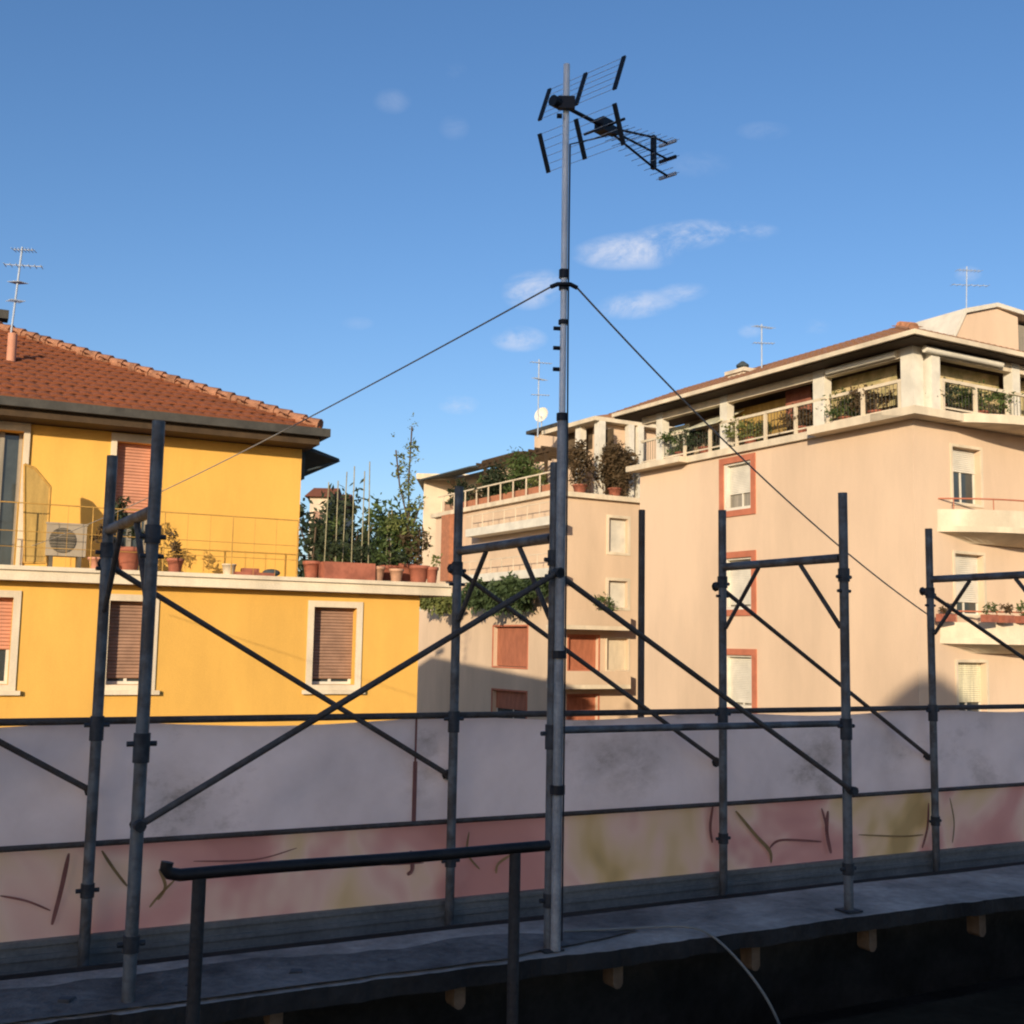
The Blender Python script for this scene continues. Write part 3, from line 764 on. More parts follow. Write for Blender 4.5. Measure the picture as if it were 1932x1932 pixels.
# roof
OV = .62
ez = yz(430, 792, uD+OV)                   # eave height (top edge)
eR = ys(604, 812, uD+OV)
def tiled(mb, o, eu, ev, rows, course, width, rng, rise=.045, segs=4):
    """courses of barrel tiles; rng(k) gives the span along the eave of course k"""
    nrm = eu.cross(ev).normalized()
    if nrm.z < 0: nrm = -nrm
    for k in range(rows):
        x0, x1 = rng(k*course); y0, y1 = k*course, (k+1)*course+.03
        if x1-x0 < .05: continue
        n = max(1, int((x1-x0)/width))*segs
        jit = random.uniform(-.006, .006)
        vs = []
        for i in range(n+1):
            x = x0+(x1-x0)*i/n
            h = rise*abs(math.sin(math.pi*(i/segs)))
            vs += [o+eu*x+ev*y0+nrm*(h+.045+jit), o+eu*x+ev*y1+nrm*(h*.9+.006+jit)]
        mb.add(vs, [(2*i, 2*i+2, 2*i+3, 2*i+1) for i in range(n)], False)
        lowv = []
        for i in range(n+1): lowv += [vs[2*i], vs[2*i]-nrm*.04]
        mb.add(lowv, [(2*i, 2*i+1, 2*i+3, 2*i+2) for i in range(n)])
    return mb
# hip line: from the eave corner inwards, pitch solved so that it passes the measured ridge line
def hipz(pt):
    best = None
    k = 0.
    for i in range(1, 1200):
        k = i*.01
        p = YF(eR-k, uD+OV-k, 0); r = None
        # pixel column of that plan point
        rel = p-CAM; uu = None
        # solve height so that projected point has row pt[1]
        lo, hi = -2, 12
        for _ in range(40):
            m_ = (lo+hi)/2; q = V((p.x, p.y, EYE+m_))-CAM
            vv = 966-FPX*q.dot(UP)/q.dot(FW)
            if vv > pt[1]: lo = m_
            else: hi = m_
        q = V((p.x, p.y, EYE+lo))-CAM; uu = 966+FPX*q.dot(RT)/q.dot(FW)
        if uu <= pt[0]: return k, lo
    return k, lo
kk, hz_ = hipz((167, 675))
slope = (hz_-ez)/kk
KM = 6.3                                     # half depth of the roof
rf_mb = MB()
pit = math.atan(slope); ev = (-YF.n*math.cos(pit)+V((0,0,math.sin(pit))))
tiled(rf_mb, YF(0, uD+OV, ez), YF.a, ev, int(KM/math.cos(pit)/.33), .33, .21, lambda y: (YL-3, eR-y*math.cos(pit)), .022)
ev2 = (-YF.a*math.cos(pit)+V((0,0,math.sin(pit))))
tiled(rf_mb, YF(eR, uD+OV, ez), -YF.n, ev2, int(KM/math.cos(pit)/.36), .36, .24, lambda y: (y*math.cos(pit), 2*KM-y*math.cos(pit)))
ev3 = (YF.n*math.cos(pit)+V((0,0,math.sin(pit))))
tiled(rf_mb, YF(0, uD+OV-2*KM, ez), YF.a, ev3, int(KM/math.cos(pit)/.36), .36, .24, lambda y: (YL-3, eR-y*math.cos(pit)))
roof = part('roof', rf_mb, M['tile'], yh)
mb = MB()
a_, b_ = YF(eR, uD+OV, ez+.05), YF(eR-KM, uD+OV-KM, ez+.05+KM*slope)
n = int((b_-a_).length/.33)
for i in range(n):
    p, q = a_+(b_-a_)*(i/n), a_+(b_-a_)*((i+1.12)/n)
    mb.tube(p+V((0,0,.03)), q+V((0,0,.012)), .115, 8, .085)
r0, r1 = b_, YF(YL-3, uD+OV-KM, ez+.05+KM*slope)
n = int((r1-r0).length/.36)
for i in range(n):
    p, q = r0+(r1-r0)*(i/n), r0+(r1-r0)*((i+1.12)/n); mb.tube(p+V((0,0,.03)), q+V((0,0,.012)), .115, 8, .085)
part('ridge_tiles', mb, M['ridge'], roof)
# chimney pipe on the front slope
cs, cz = YF.pix(20, 690, uD+OV-2.6)
cd = uD+OV-2.6; zc0 = ez+2.6*slope
part('chimney', MB().tube(YF(cs, cd, zc0-.1), YF(cs, cd, zc0+.55), .085, 12), M['salmon'], roof)
# vent on the ridge
rv, rz = YF.pix(8, 640, uD+OV-KM)
part('vent', MB().bx(YF, rv-.5, rv+.05, uD+OV-KM-.2, uD+OV-KM+.2, ez+KM*slope+.05, ez+KM*slope+.24), M['gutter'], roof)
# gutter and soffit
mb = MB()
mb.bx(YF, YL-3, eR+.02, uD+OV+.012, uD+OV+.15, ez-.155, ez-.005)
mb.bx(YF, eR+.022, eR+.16, uD+OV+.15-12.8, uD+OV+.15, ez-.155, ez-.005)
part('gutter', mb, M['gutter'], yh)
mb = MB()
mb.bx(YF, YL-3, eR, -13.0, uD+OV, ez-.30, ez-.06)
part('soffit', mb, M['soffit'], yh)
# terrace railing
mb = MB()
sR = ys(562, 1000, LED-.08); zt_ = z_led1+1.0
for z, r in ((zt_, .010), (z_led1+.55, .006), (z_led1+.30, .006)): mb.tube(YF(YL, LED-.08, z), YF(sR, LED-.08, z), r, 6)
i = 0; s = sR
while s > YL:
    mb.tube(YF(s, LED-.08, z_led1), YF(s, LED-.08, zt_), .011 if i % 3 == 0 else .004, 6); s -= .38; i += 1
part('terrace_railing', mb, M['railoc'], yh)
# slanted privacy screen at the left end of the terrace
def yp(u, v, d): return YF(*( (lambda q: (q[0], d, q[1]))(YF.pix(u, v, d)) ))
scr = [yp(46,876,-.2), yp(66,884,-.2), yp(95,919,-.2), yp(86,1062,-.2), yp(46,1062,-.2)]
mb = MB(); mb.prism(scr, YF.n*.025)
sp = part('privacy_screen', mb, M['ochre'], yh)
mb = MB()
for a, b in zip(scr, scr[1:]+scr[:1]): mb.tube(a+YF.n*.02, b+YF.n*.02, .022, 6)
part('frame', mb, M['railoc'], sp)
# dark roller awning on the far end wall of the upper storey
s0 = sU+.004
mb = MB()
z1_ = yz(575, 850, uD-.5)
mb.prism([YF(s0, uD-.1, z1_+.06), YF(s0+.82, uD-.25, z1_-.14), YF(s0+.84, uD-.25, z1_-.20), YF(s0, uD-.1, z1_-.02)], -YF.n*2.4)
aw_ = part('awning', mb, M['darkawn'], yh)
mb = MB(); mb.tube(YF(s0, uD-.2, z1_-.5), YF(s0+.8, uD-.3, z1_-.2), .02, 6); mb.bx(YF, s0, s0+.10, uD-2.3, uD-.12, z1_-.62, z1_-.10)
part('bracket', mb, M['darkawn'], aw_)

# things on the yellow house's terrace
def on_terrace(u, d): return YF(ys(u, 1075, d), d, z_led1)
# air conditioner
d = -.12
a0, a1 = ys(87,1020,d), ys(163,1020,d); zb_, zt2 = yz(120,1049,d), yz(120,990,d)
ac_ = thing('air_conditioner', YF((a0+a1)/2, d, z_led1), 'beige outdoor air conditioner unit on the yellow house terrace', 'air conditioner')
mb = MB(); mb.bx(YF, a0, a1, d-.3, d, zb_, zt2)
mb.bx(YF, a0-.015, a1+.015, d-.31, d+.012, zt2+.001, zt2+.03)
part('casing', mb, M['acwhite'], ac_)
ca, cz_ = a0+(a1-a0)*.40, (zb_+zt2)/2; R_ = (zt2-zb_)*.40
mb = MB(); mb.tube(YF(ca, d+.002, cz_), YF(ca, d+.02, cz_), R_, 24)
g = part('fan_grille', mb, M['acdark'], ac_)
mb = MB()
for k in range(-4, 5): 
    hh = math.sqrt(max(0, 1-(k/4.6)**2))*R_
    mb.tube(YF(ca-hh, d+.026, cz_+k*R_/4.6), YF(ca+hh, d+.026, cz_+k*R_/4.6), .004, 5)
part('bars', mb, M['acwhite'], g)
for s in (a0+.06, a1-.12):
    part('foot', MB().bx(YF, s, s+.06, d-.3, d, z_led1, zb_-.002), M['acdark'], ac_)

def pot(root, c, r, h, m, sq=None):
    if sq: return part('planter_box', MB().box(c-YF.a*sq/2-YF.n*r, YF.a*sq, YF.n*2*r, V((0,0,h))), m, root)
    return part('pot', MB().lathe(c, [(r*.68,0),(r*.95,h*.82),(r*1.08,h*.83),(r*1.08,h),(r*.9,h),(r*.88,h*.9)], 14), m, root)
def potted(u, d, r, h, m, label, fol=None, leaf='leaf', sq=None, stem=None, canes=0, name='potted_plant', seed=1, cat='potted plant', grp='plants on the yellow house terrace', caneh=(1.5, 2.3)):
    rnd = random.Random(seed)
    c = on_terrace(u, d)
    root = thing(name, c, label, cat, grp)
    pot(root, c, r, h, m, sq)
    if fol:
        mb = MB()
        for (ox, oz, rx, rz, n_, sz) in fol: mb.leaves(c+YF.a*ox+V((0,0,oz)), (rx, rx*.8, rz), n_, sz, rnd)
        part('foliage', mb, M[leaf], root)
    if stem:
        mb = MB()
        for q in stem: mb.path([c+V((0,0,h*.7))]+[c+YF.a*x+V((0,0,z)) for x, z in q], .016, 6)
        part('stem', mb, M['bark'], root)
    for k in range(canes):
        x = ((k+.5)/canes-.5)*(sq or r)*1.05+rnd.uniform(-.03, .03); hh = rnd.uniform(*caneh)
        part('cane', MB().tube(c+YF.a*x+V((0,0,h*.6)), c+YF.a*(x+rnd.uniform(-.04, .04))+V((0,0,hh)), .011, 6), M['bamboo'], root)
    return root
TD = -.45
potted(655, TD, .17, .34, M['terra'], 'long terracotta planter box with tall bare canes on the yellow house terrace', fol=[(-.3,.62,.28,.22,160,.09),(.15,.55,.25,.2,120,.08)], leaf='leafdark', sq=.98, canes=6, name='planter', seed=2, cat='planter')
potted(588, TD-.3, .16, .36, M['terra'], 'dark leafy shrub in terracotta tub at the yellow wall corner', fol=[(.05,.8,.2,.42,320,.1)], leaf='leafdark', stem=[[(.02,.5),(.05,1.0)]], seed=3)
potted(628, TD-.55, .18, .36, M['terra'], 'dense dark shrub behind the left canes of the terrace planter', fol=[(0,.75,.34,.42,420,.1)], leaf='leaf', stem=[[(.0,.5),(.0,.9)]], seed=4)
potted(712, TD, .14, .30, M['terrapale'], 'small pale pot with a low green plant right of the planter box', fol=[(0,.46,.18,.18,140,.07)], leaf='leaf', seed=5)
potted(748, TD+.05, .13, .27, M['terrapale'], 'small pale pot with a dark plant under the tall sparse tree', fol=[(0,.48,.18,.2,160,.07)], leaf='leafdark', seed=6)
potted(768, TD-.35, .20, .4, M['terra'], 'tall sparse tree with pale leaves rising from the terrace pots', fol=[(-.02,1.0,.40,.50,520,.1),(.02,1.75,.24,.42,190,.09),(-.05,2.35,.25,.32,150,.09),(.06,2.8,.17,.25,55,.08),(-.02,3.15,.12,.2,22,.07),(-.38,2.9,.08,.06,6,.06)],
       leaf='leafpale', stem=[[(.02,1.0),(-.02,2.0),(.02,3.1)],[(.0,1.2),(-.2,1.9),(-.3,2.6)],[(.05,1.0),(.25,1.6)]], canes=0, name='potted_tree', seed=7, cat='tree')
potted(733, TD-.5, .2, .36, M['terra'], 'broad dark shrub filling the middle of the terrace row', fol=[(0,.85,.42,.5,620,.1)], leaf='leaf', stem=[[(.0,.5),(.0,1.)]], seed=8, canes=2, caneh=(1.2, 1.7))
potted(790, TD-.1, .20, .36, M['terra'], 'terracotta pot with olive shrub at the right end of the terrace row', fol=[(-.02,.85,.32,.42,420,.09)], leaf='leafbrown', stem=[[(.0,.5),(.0,1.)]], seed=9)
potted(815, TD, .12, .34, M['terra'], 'narrow terracotta pot with trailing sprig at the terrace corner', fol=[(.05,.5,.16,.16,70,.08)], leaf='leafpale', seed=10)
potted(182, -.05, .14, .20, M['salmon'], 'small salmon flower pot beside the air conditioner', fol=[(.05,.62,.15,.25,150,.08)], leaf='leafbrown', seed=12)
potted(330, -.3, .14, .26, M['terra'], 'brown leafy plant in a pot by the terrace door', fol=[(0,.55,.16,.28,200,.08)], leaf='leafbrown', seed=13)
potted(242, -.4, .20, .42, M['terra'], 'dark bushy plant standing before the salmon shutter door', fol=[(0,.9,.34,.42,420,.09)], leaf='leafdark', seed=14)
# small clutter on the ledge
c = on_terrace(478, -.02)
mb = MB(); mb.box(c-YF.a*.34-YF.n*.15, YF.a*.68, YF.n*.3, V((0,0,.06)))
mb.box(c-YF.a*.20-YF.n*.1+V((0,0,.061)), YF.a*.28, YF.n*.2, V((0,0,.07)))
solo('wooden_tray', mb, M['terra'], c, 'red wooden tray lying on the yellow house ledge', 'tray')
c = on_terrace(432, -.02)
solo('bucket', MB().lathe(c, [(.09,0),(.12,.17),(.128,.17),(.128,.19),(.11,.19)], 14), M['cream'], c, 'small cream bucket beside the red tray on the ledge', 'bucket')
c = on_terrace(512, -.02)
solo('cushion', MB().ball(c+V((0,0,.07)), .16, .12, .07), M['darkawn'], c, 'dark cushion at the right end of the red tray', 'cushion')

# ------------------------------------------------------------------ tan apartment block
TO = atY(1722, 790, 31.)
TL = Frame((TO.x, TO.y), -30); TR = Frame((TO.x, TO.y), 60)
ZS = TO.z-EYE                                # underside of the terrace slab at the corner
tb_ = thing('apartment_block', V((TO.x, TO.y, 0)), 'large tan apartment block with pillared roof terrace and red-framed windows', 'apartment block')
sE = TL.s(1207, 1000)
wins = []
for (u0, u1, v0, v1) in ((1366,1418,872,962),(1371,1419,1052,1150),(1375,1420,1236,1336)):
    a, b = TL.s(u0, (v0+v1)/2), TL.s(u1, (v0+v1)/2); a, b = min(a, b), max(a, b)
    wins.append([a, b, TL.z((u0+u1)/2, v1), TL.z((u0+u1)/2, v0)])
for wv in wins[1:]: wv[0], wv[1] = wins[0][0], wins[0][1]
wins.append([wins[0][0], wins[0][1], wins[2][2]-3.1, wins[2][3]-3.1])
RL = 12.                                     # length of the right-hand facade
rw = []
for (u0, u1, v0, v1) in ((1797,1850,846,950),(1803,1852,1046,1160),(1812,1862,1250,1350)):
    rw.append([TR.s(u0, 900), TR.s(u1, 900), TR.z((u0+u1)/2, v1), TR.z((u0+u1)/2, v0)])
for wv in rw[1:]: wv[0], wv[1] = rw[0][0], rw[0][1]
mb = facade(TL, 0, sE, -EYE, ZS, 0, wins, .26)
facade(TR, 0, RL, -EYE, ZS, 0, rw, .26, mb)
mb.quad(TL(sE,0,-EYE), TL(sE,-12,-EYE), TL(sE,-12,ZS), TL(sE,0,ZS)); mb.quad(TR(RL,0,-EYE), TR(RL,-14,-EYE), TR(RL,-14,ZS), TR(RL,0,ZS))
mb.quad(TL(0,0,ZS), TL(sE,0,ZS), TL(sE,-12,ZS), TR(RL,0,ZS))
part('wall', mb, M['tan'], tb_)
for i, h in enumerate(wins):
    wn = fill_window(tb_, TL, h, 0, 'curtain', 'redtrim', .2, 'white', .55 if i == 0 else .16, .05)
    f = ring(TL, h[0]+.1, h[1]-.1, h[2]+.1, h[3]-.06, .098, .098, .098, .058, -.18, -.03)
    part('inner_frame', f, M['white'], wn)
for i, h in enumerate(rw):
    wn = fill_window(tb_, TR, h, 0, 'glass', 'cream', .08, 'white' if i < 2 else 'lace', .9 if i == 0 else .35, .03)
# terrace slab
ov = .85
sp0 = TL.s(1548, 822); sp1 = TL.s(1303, 895)
TH = .22
zsl = lambda: ZS
mb = MB()
mb.bx(TL, sp0, sE+.1, -1.0, .14, ZS+.002, ZS+TH)
mb.bx(TL, -.14, sp0-.002, -1.0, .55, ZS+.002, ZS+TH); mb.bx(TL, sp1, sE+.2, .142, .50, ZS+.002-.0, ZS+TH-.02)
mb.bx(TR, -.55+.0, RL, -1.0, .552, ZS+.004, ZS+TH+.003)
slab = part('terrace_slab', mb, M['cream'], tb_)
# rounded bay of the terrace over the balconies
def bay(s0, s1, dep, z0, z1, fr=TR, n=22, d0=0.):
    P = [fr(s0, d0, 0)]
    for i in range(n+1):
        t = i/n; x = s0+(s1-s0)*t
        P.append(fr(x, d0+.001+dep*min(1, (1-abs(2*t-1)**2.6)*1.05), 0))
    P.append(fr(s1, d0, 0))
    return [V((p.x, p.y, EYE+z0)) for p in P], V((0, 0, z1-z0))
bs0, bs1 = TR.s(1768, 980), TR.s(1768, 980)+7.2
mb = MB(); mb.prism(*bay(TR.s(1770, 800), bs1+.6, 1.0, ZS-.02, ZS+TH+.01, d0=.3)); part('terrace_bay', mb, M['cream'], tb_)
# balconies
zb1 = TR.z(1850, 1000, 1.0); zb2 = TR.z(1850, 1215, 1.0)
zb3 = zb2-(zb1-zb2)
BD = 1.15
for zz_, hh in ((zb1, .62), (zb2, .58), (zb3, .6)):
    mb = MB(); mb.prism(*bay(bs0, bs1, BD, zz_, zz_+.16))
    bal = part('balcony', mb, M['cream'], tb_)
    mb = MB()
    o_, e_ = bay(bs0+.02, bs1-.02, BD-.02, zz_+.161, zz_+hh); i_, _ = bay(bs0+.12, bs1-.12, BD-.13, zz_+.161, zz_+hh)
    o2, i2 = o_, i_
    m_ = min(len(o2), len(i2))
    for k in range(m_-1):
        a, b, c, d = o2[k], o2[k+1], i2[k+1], i2[k]
        mb.quad(a, b, b+e_, a+e_); mb.quad(d, c, c+e_, d+e_); mb.quad(a+e_, b+e_, c+e_, d+e_)
    part('parapet', mb, M['ledge'], bal)
    mb = MB(); pts = [p+V((0,0,hh+.30-.161)) for p in bay(bs0+.06, bs1-.06, BD-.07, zz_+.161, 0)[0]]
    mb.path(pts[1:-1], .022, 6)
    for p in pts[2:-1:3]: mb.tube(p-V((0,0,.31)), p, .014, 6)
    part('handrail', mb, M['redtrim'], bal)
    # bracket tapering into the wall below
    mb = MB(); q1, _ = bay(bs0+.15, bs1-.15, BD-.12, zz_-.002, zz_); q2, _ = bay(bs0+1.3, bs1-1.3, .22, zz_-.25, zz_)
    for k in range(len(q1)-1): mb.quad(q1[k], q1[k+1], q2[k+1], q2[k])
    mb.add(q2, [tuple(range(len(q2)))]); mb.add(q1, [tuple(range(len(q1)))])
    part('bracket', mb, M['cream'], bal)
# flower boxes on the middle balcony
def flowerbox(s, d, z, ln, label, leaf, k):
    c = TR(s, d, z); root = thing('flower_box', c, label, 'flower box', 'flower boxes on the tan block balcony')
    part('box', MB().bx(TR, s-ln/2, s+ln/2, d-.12, d+.12, z, z+.2), M['terra'], root)
    part('foliage', MB().leaves(c+V((0,0,.36)), (ln*.34, .16, .17), 170, .09, random.Random(k)), M[leaf], root)
zf = zb2+.58
flowerbox(TR.s(1795,1140,.55), .36, zf+.002, .5, 'small flower box with reddish plant at the left end of the middle balcony', 'leafbrown', 1)
for k, (u, lb) in enumerate(((1862,'left terracotta flower box on the front of the middle balcony'),(1893,'second terracotta flower box along the middle balcony, left of the picture edge'),(1924,'flower box cut off by the right picture edge on the middle balcony'))):
    flowerbox(TR.s(u,1135,1.0), BD-.08, zf+.002, .42, lb, 'leaf' if k != 1 else 'leafbrown', 5+k)
# penthouse: pillars, back wall, railing, screens, roof
zp0 = ZS+TH+.004
ed = .75                                     # eave stands out
zev = TL.z(1530, 695, .55)
ezz = TR.z(1716, 640, .0)
zev = TL.z(1600, 656, ed+.1)
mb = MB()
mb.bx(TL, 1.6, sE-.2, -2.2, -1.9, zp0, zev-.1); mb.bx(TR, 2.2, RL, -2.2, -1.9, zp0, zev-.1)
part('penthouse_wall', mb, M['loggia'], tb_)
def pillar(fr, s, wdt, d=.05, dep=.3): return part('pillar', MB().bx(fr, s-wdt/2, s+wdt/2, d-dep, d, zp0, zev-.12), M['white'], tb_)
mb = MB(); mb.bx(TL, .34, sE-.15, -.22, .03, zev-.42, zev-.165); mb.bx(TR, .80, RL, .04, .28, zev-.42, zev-.166)
part('lintel', mb, M['cream'], tb_)
pillar(TL, .12, .42, .06, .42)
pillar(TR, .62, .34, .3, .3)
for u, wd2 in ((1547, .46), (1367, .36), (1246, .36)): pillar(TL, TL.s(u, 770), wd2)
pillar(TR, TR.s(1901, 740), .34, .3, .3)
# railings
def rails(fr, s0, s1, d, m='white', step=1.35, h=.95, name='terrace_railing'):
    mb = MB()
    mb.bx(fr, s0, s1, d-.05, d+.03, zp0+h-.09, zp0+h)
    s = s0
    while s < s1:
        mb.bx(fr, s, s+.11, d-.045, d+.025, zp0, zp0+h-.091); s += step
    mb.bx(fr, s0, s1, d-.02, d, zp0+.12, zp0+.17)
    r_ = part(name, mb, M[m], tb_)
    mb = MB(); s = s0+.15
    while s < s1:
        mb.tube(fr(s, d-.01, zp0+.17), fr(s, d-.01, zp0+h-.09), .008, 5); s += .14
    part('bars', mb, M['gutter'], r_)
rails(TL, .35, sE-.1, .02, 'ledge')
rails(TR, .8, RL, .32, 'ledge')
def screen(fr, u0, u1, d, z0, z1, m, name='screen'):
    a, b = fr.s(u0, 740, d), fr.s(u1, 740, d); a, b = min(a, b), max(a, b)
    return part(name, MB().bx(fr, a, b, d-.03, d, z0, z1), M[m], tb_)
zm = zp0+1.0; zt3 = zev-.35
screen(TL, 1560, 1692, -.7, zm-.55, zt3, 'reed', 'reed_screen')
screen(TR, 1742, 1885, -.45, zm-.5, zt3, 'reed', 'reed_screen')
screen(TL, 1482, 1530, -.75, zm-.35, zt3+.05, 'redawn', 'curtain')
screen(TL, 1385, 1482, -.9, zm-.6, zt3-.1, 'ochre', 'reed_screen')
screen(TL, 1262, 1300, -.8, zm-.6, zt3-.2, 'greenawn', 'glazed_screen')
screen(TR, 1908, 1990, -.45, zm-.5, zt3, 'reed', 'reed_screen')
# rolled awnings under the eave
for fr, u0, u1, d in ((TL, 1560, 1690, .10), (TR, 1745, 1890, .36)):
    a, b = fr.s(u0, 690, d), fr.s(u1, 690, d)
    part('rolled_awning', MB().tube(fr(min(a,b), d, zev-.30), fr(max(a,b), d, zev-.30), .09, 10), M['white'], tb_)
# green-white parasol awning
a, b = TL.s(1300, 800, .3), TL.s(1352, 800, .3); a, b = min(a,b), max(a,b)
mb = MB(); mb.prism([TL(a, -.9, zev-.5), TL(a, .32, zev-1.05), TL(a, .32, zev-1.10), TL(a, -.9, zev-.55)], TL.a*(b-a))
part('awning', mb, M['greenawn'], tb_)
# roof
rp_ = math.radians(22); sl = math.tan(rp_)
RD_ = 3.9
mb = MB()
c_ = V((0, 0, zev))
def roofplane(mb, fr, length, name=None):
    o = fr(-ed*1.0, ed, zev); evv = -fr.n*math.cos(rp_)+V((0,0,math.sin(rp_)))
    tiled(mb, o, fr.a, evv, int(RD_/math.cos(rp_)/.38), .38, .26, lambda y: (y*math.cos(rp_), length+ed))
roofplane(mb, TL, sE+1.0); roofplane(mb, TR, RL)
rf = part('roof', mb, M['tile2'], tb_)
mb = MB()
mb.bx(TL, -ed, sE+.6, -2., ed-.012, zev-.16, zev-.02)
mb.bx(TR, -ed+.003, RL, -2., ed-.010, zev-.158, zev-.022)
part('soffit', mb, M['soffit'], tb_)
mb = MB(); mb.bx(TL, -ed-.1, sE+.6, ed, ed+.11, zev-.12, zev+.01); mb.bx(TR, -ed-.098, RL, ed, ed+.112, zev-.118, zev+.012)
part('gutter', mb, M['ledge'], tb_)
mb = MB()
q = TL(-ed, ed, zev+.06); q = TL.o+TL.n*ed+TR.n*ed+V((0,0,zev+.06)); e2 = TL.o-TL.n*(RD_-ed)-TR.n*(RD_-ed)+V((0,0,zev+.06+RD_*sl))
for i in range(14):
    a, b = q+(e2-q)*(i/14), q+(e2-q)*((i+1.1)/14); mb.tube(a+V((0,0,.03)), b, .13, 8, .1)
part('ridge_tiles', mb, M['ridge'], rf)
# dormer on the right-hand roof: walls with a low gabled cap and a glazed side
ds0, ds1 = TR.s(1785, 630, -1.2), TR.s(1905, 630, -1.2)
dzb = zev+.3; dzt = TR.z(1880, 590, -1.2)
dm = MB(); sm = TR.s(1862, 590, -1.2)
dm.prism([TR(ds0, -.9, dzb), TR(ds1, -.9, dzb-.2), TR(ds1, -.9, dzt-.12), TR(sm, -.9, dzt), TR(ds0+.5, -.9, dzt-.42), TR(ds0, -.9, dzb+.35)], -TR.n*3.6)
dmr = part('dormer', dm, M['tan'], rf)
mb = MB(); mb.prism([TR(ds0-.1, -.8, dzb+.37), TR(ds0+.45, -.8, dzt-.40), TR(sm, -.8, dzt+.02), TR(ds1+3.0, -.8, dzt-.16), TR(ds1+3.0, -.8, dzt-.04), TR(sm, -.8, dzt+.15), TR(ds0+.4, -.8, dzt-.27), TR(ds0-.15, -.8, dzb+.48)], -TR.n*3.8)
part('cap', mb, M['white'], dmr)
mb = MB(); mb.bx(TR, ds1+.02, ds1+3., -1.3, -1.25, dzb-.1, dzt-.2)
part('glazing', mb, M['curtain'], dmr)
# chimney stack with cowl further along the roof
chs, chz = TL.pix(1397, 725, -1.2)
ch = MB(); ch.bx(TL, chs-.42, chs+.42, -1.7, -1.0, zev+.5, TL.z(1397, 706, -1.2)); ch.bx(TL, chs-.5, chs+.5, -1.78, -.92, TL.z(1397, 706, -1.2)+.001, TL.z(1397, 699, -1.2))
cho = part('chimney', ch, M['stone'], rf)
zc_ = TL.z(1397, 699, -1.2)
part('cowl', MB().lathe(TL(chs, -1.3, zc_+.002), [(.12,0),(.12,.12),(.22,.13),(.22,.2),(.05,.33)], 12), M['darkawn'], cho)

# plants along the tan block's roof terrace
def bush(c, rad, n, sz, leaf, label, seed, potr=.22, poth=.3, potm='terra', grp='plants on the roof terraces', name='potted_plant', cat='potted plant', trunk=None):
    rnd = random.Random(seed)
    root = thing(name, c, label, cat, grp)
    part('pot', MB().lathe(c, [(potr*.7,0),(potr*.97,poth*.85),(potr*1.08,poth*.86),(potr*1.08,poth),(potr*.9,poth),(potr*.85,poth*.9)], 12), M[potm], root)
    part('foliage', MB().leaves(c+V((0,0,poth+rad[2]*.85)), rad, n, sz, rnd), M[leaf], root)
    part('stem', MB().path([c+V((0,0,poth*.5)), c+V((.01,0,poth+rad[2]*.6)), c+V((.03,.02,poth+rad[2]*1.2))], .03, 6), M['bark'], root)
for k, (fr, u, d, rad, leaf, lb) in enumerate((
    (TL, 1652, -.35, (.42,.3,.34), 'leafbrown', 'dry brown plant behind the railing beside the corner pillars'),
    (TL, 1596, -.35, (.4,.3,.34), 'leaf', 'green plant behind the railing left of the corner pillars'),
    (TL, 1510, -.35, (.4,.3,.26), 'leafbrown', 'brown plant behind the railing below the red curtain'),
    (TL, 1415, -.35, (.45,.3,.28), 'leafpale', 'pale plant behind the railing below the chimney'),
    (TL, 1330, -.35, (.5,.3,.3), 'leafdark', 'dark plant behind the railing below the pale awning'),
    (TL, 1285, -.35, (.45,.3,.3), 'leaf', 'green plant behind the left end of the tan block railing'),
    (TR, 1770, -.0, (.4,.3,.3), 'leafdark', 'dark plant behind the railing right of the corner pillars'),
    (TR, 1850, -.0, (.45,.3,.36), 'leaf', 'leafy plant behind the railing above the balconies'))):
    bush(fr(fr.s(u, 780, d), d, zp0), (rad[0]*1.6, rad[1]*1.2, rad[2]*1.25), 900, .12, leaf, lb, 40+k)

# ------------------------------------------------------------------ beige block behind with red shutters
WO = atY(1047, 935, 46.)
WL = Frame((WO.x, WO.y), -30); WR = Frame((WO.x, WO.y), 60)
ZW = WO.z-EYE
wb = thing('apartment_block', V((WO.x, WO.y, 0)), 'beige apartment block with red shutters and planted terraces, behind the yellow house', 'apartment block')
wE = WL.s(822, 1000)
lwn = []
wX = WL.s(775, 1200)
for (u0, u1, v0, v1) in ((931,995,1182,1258),(929,992,1304,1380)):
    a, b = sorted((WL.s(u0, 1220), WL.s(u1, 1220))); lwn.append([a, b, WL.z((u0+u1)/2, v1), WL.z((u0+u1)/2, v0)])
lwn[1][0], lwn[1][1] = lwn[0][0], lwn[0][1]
rwn = []
for (u0, u1, v0, v1) in ((1148,1184,978,1042),(1148,1184,1096,1146),(1074,1130,1200,1264),(1146,1186,1205,1264),(1074,1130,1312,1375)):
    rwn.append([WR.s(u0, 1100), WR.s(u1, 1100), WR.z((u0+u1)/2, v1), WR.z((u0+u1)/2, v0)])
WLEN = 9.
mb = facade(WL, 0, wE, -EYE, ZW, 0, lwn, .3)
facade(WR, 0, WLEN, -EYE, ZW, 0, rwn, .3, mb)
mb.quad(WL(wE,0,-EYE), WL(wE,-9,-EYE), WL(wE,-9,ZW), WL(wE,0,ZW)); mb.quad(WR(WLEN,0,-EYE), WR(WLEN,-10,-EYE), WR(WLEN,-10,ZW), WR(WLEN,0,ZW))
mb.quad(WL(0,0,ZW), WL(wE,0,ZW), WL(wE,-9,ZW), WR(WLEN,0,ZW))
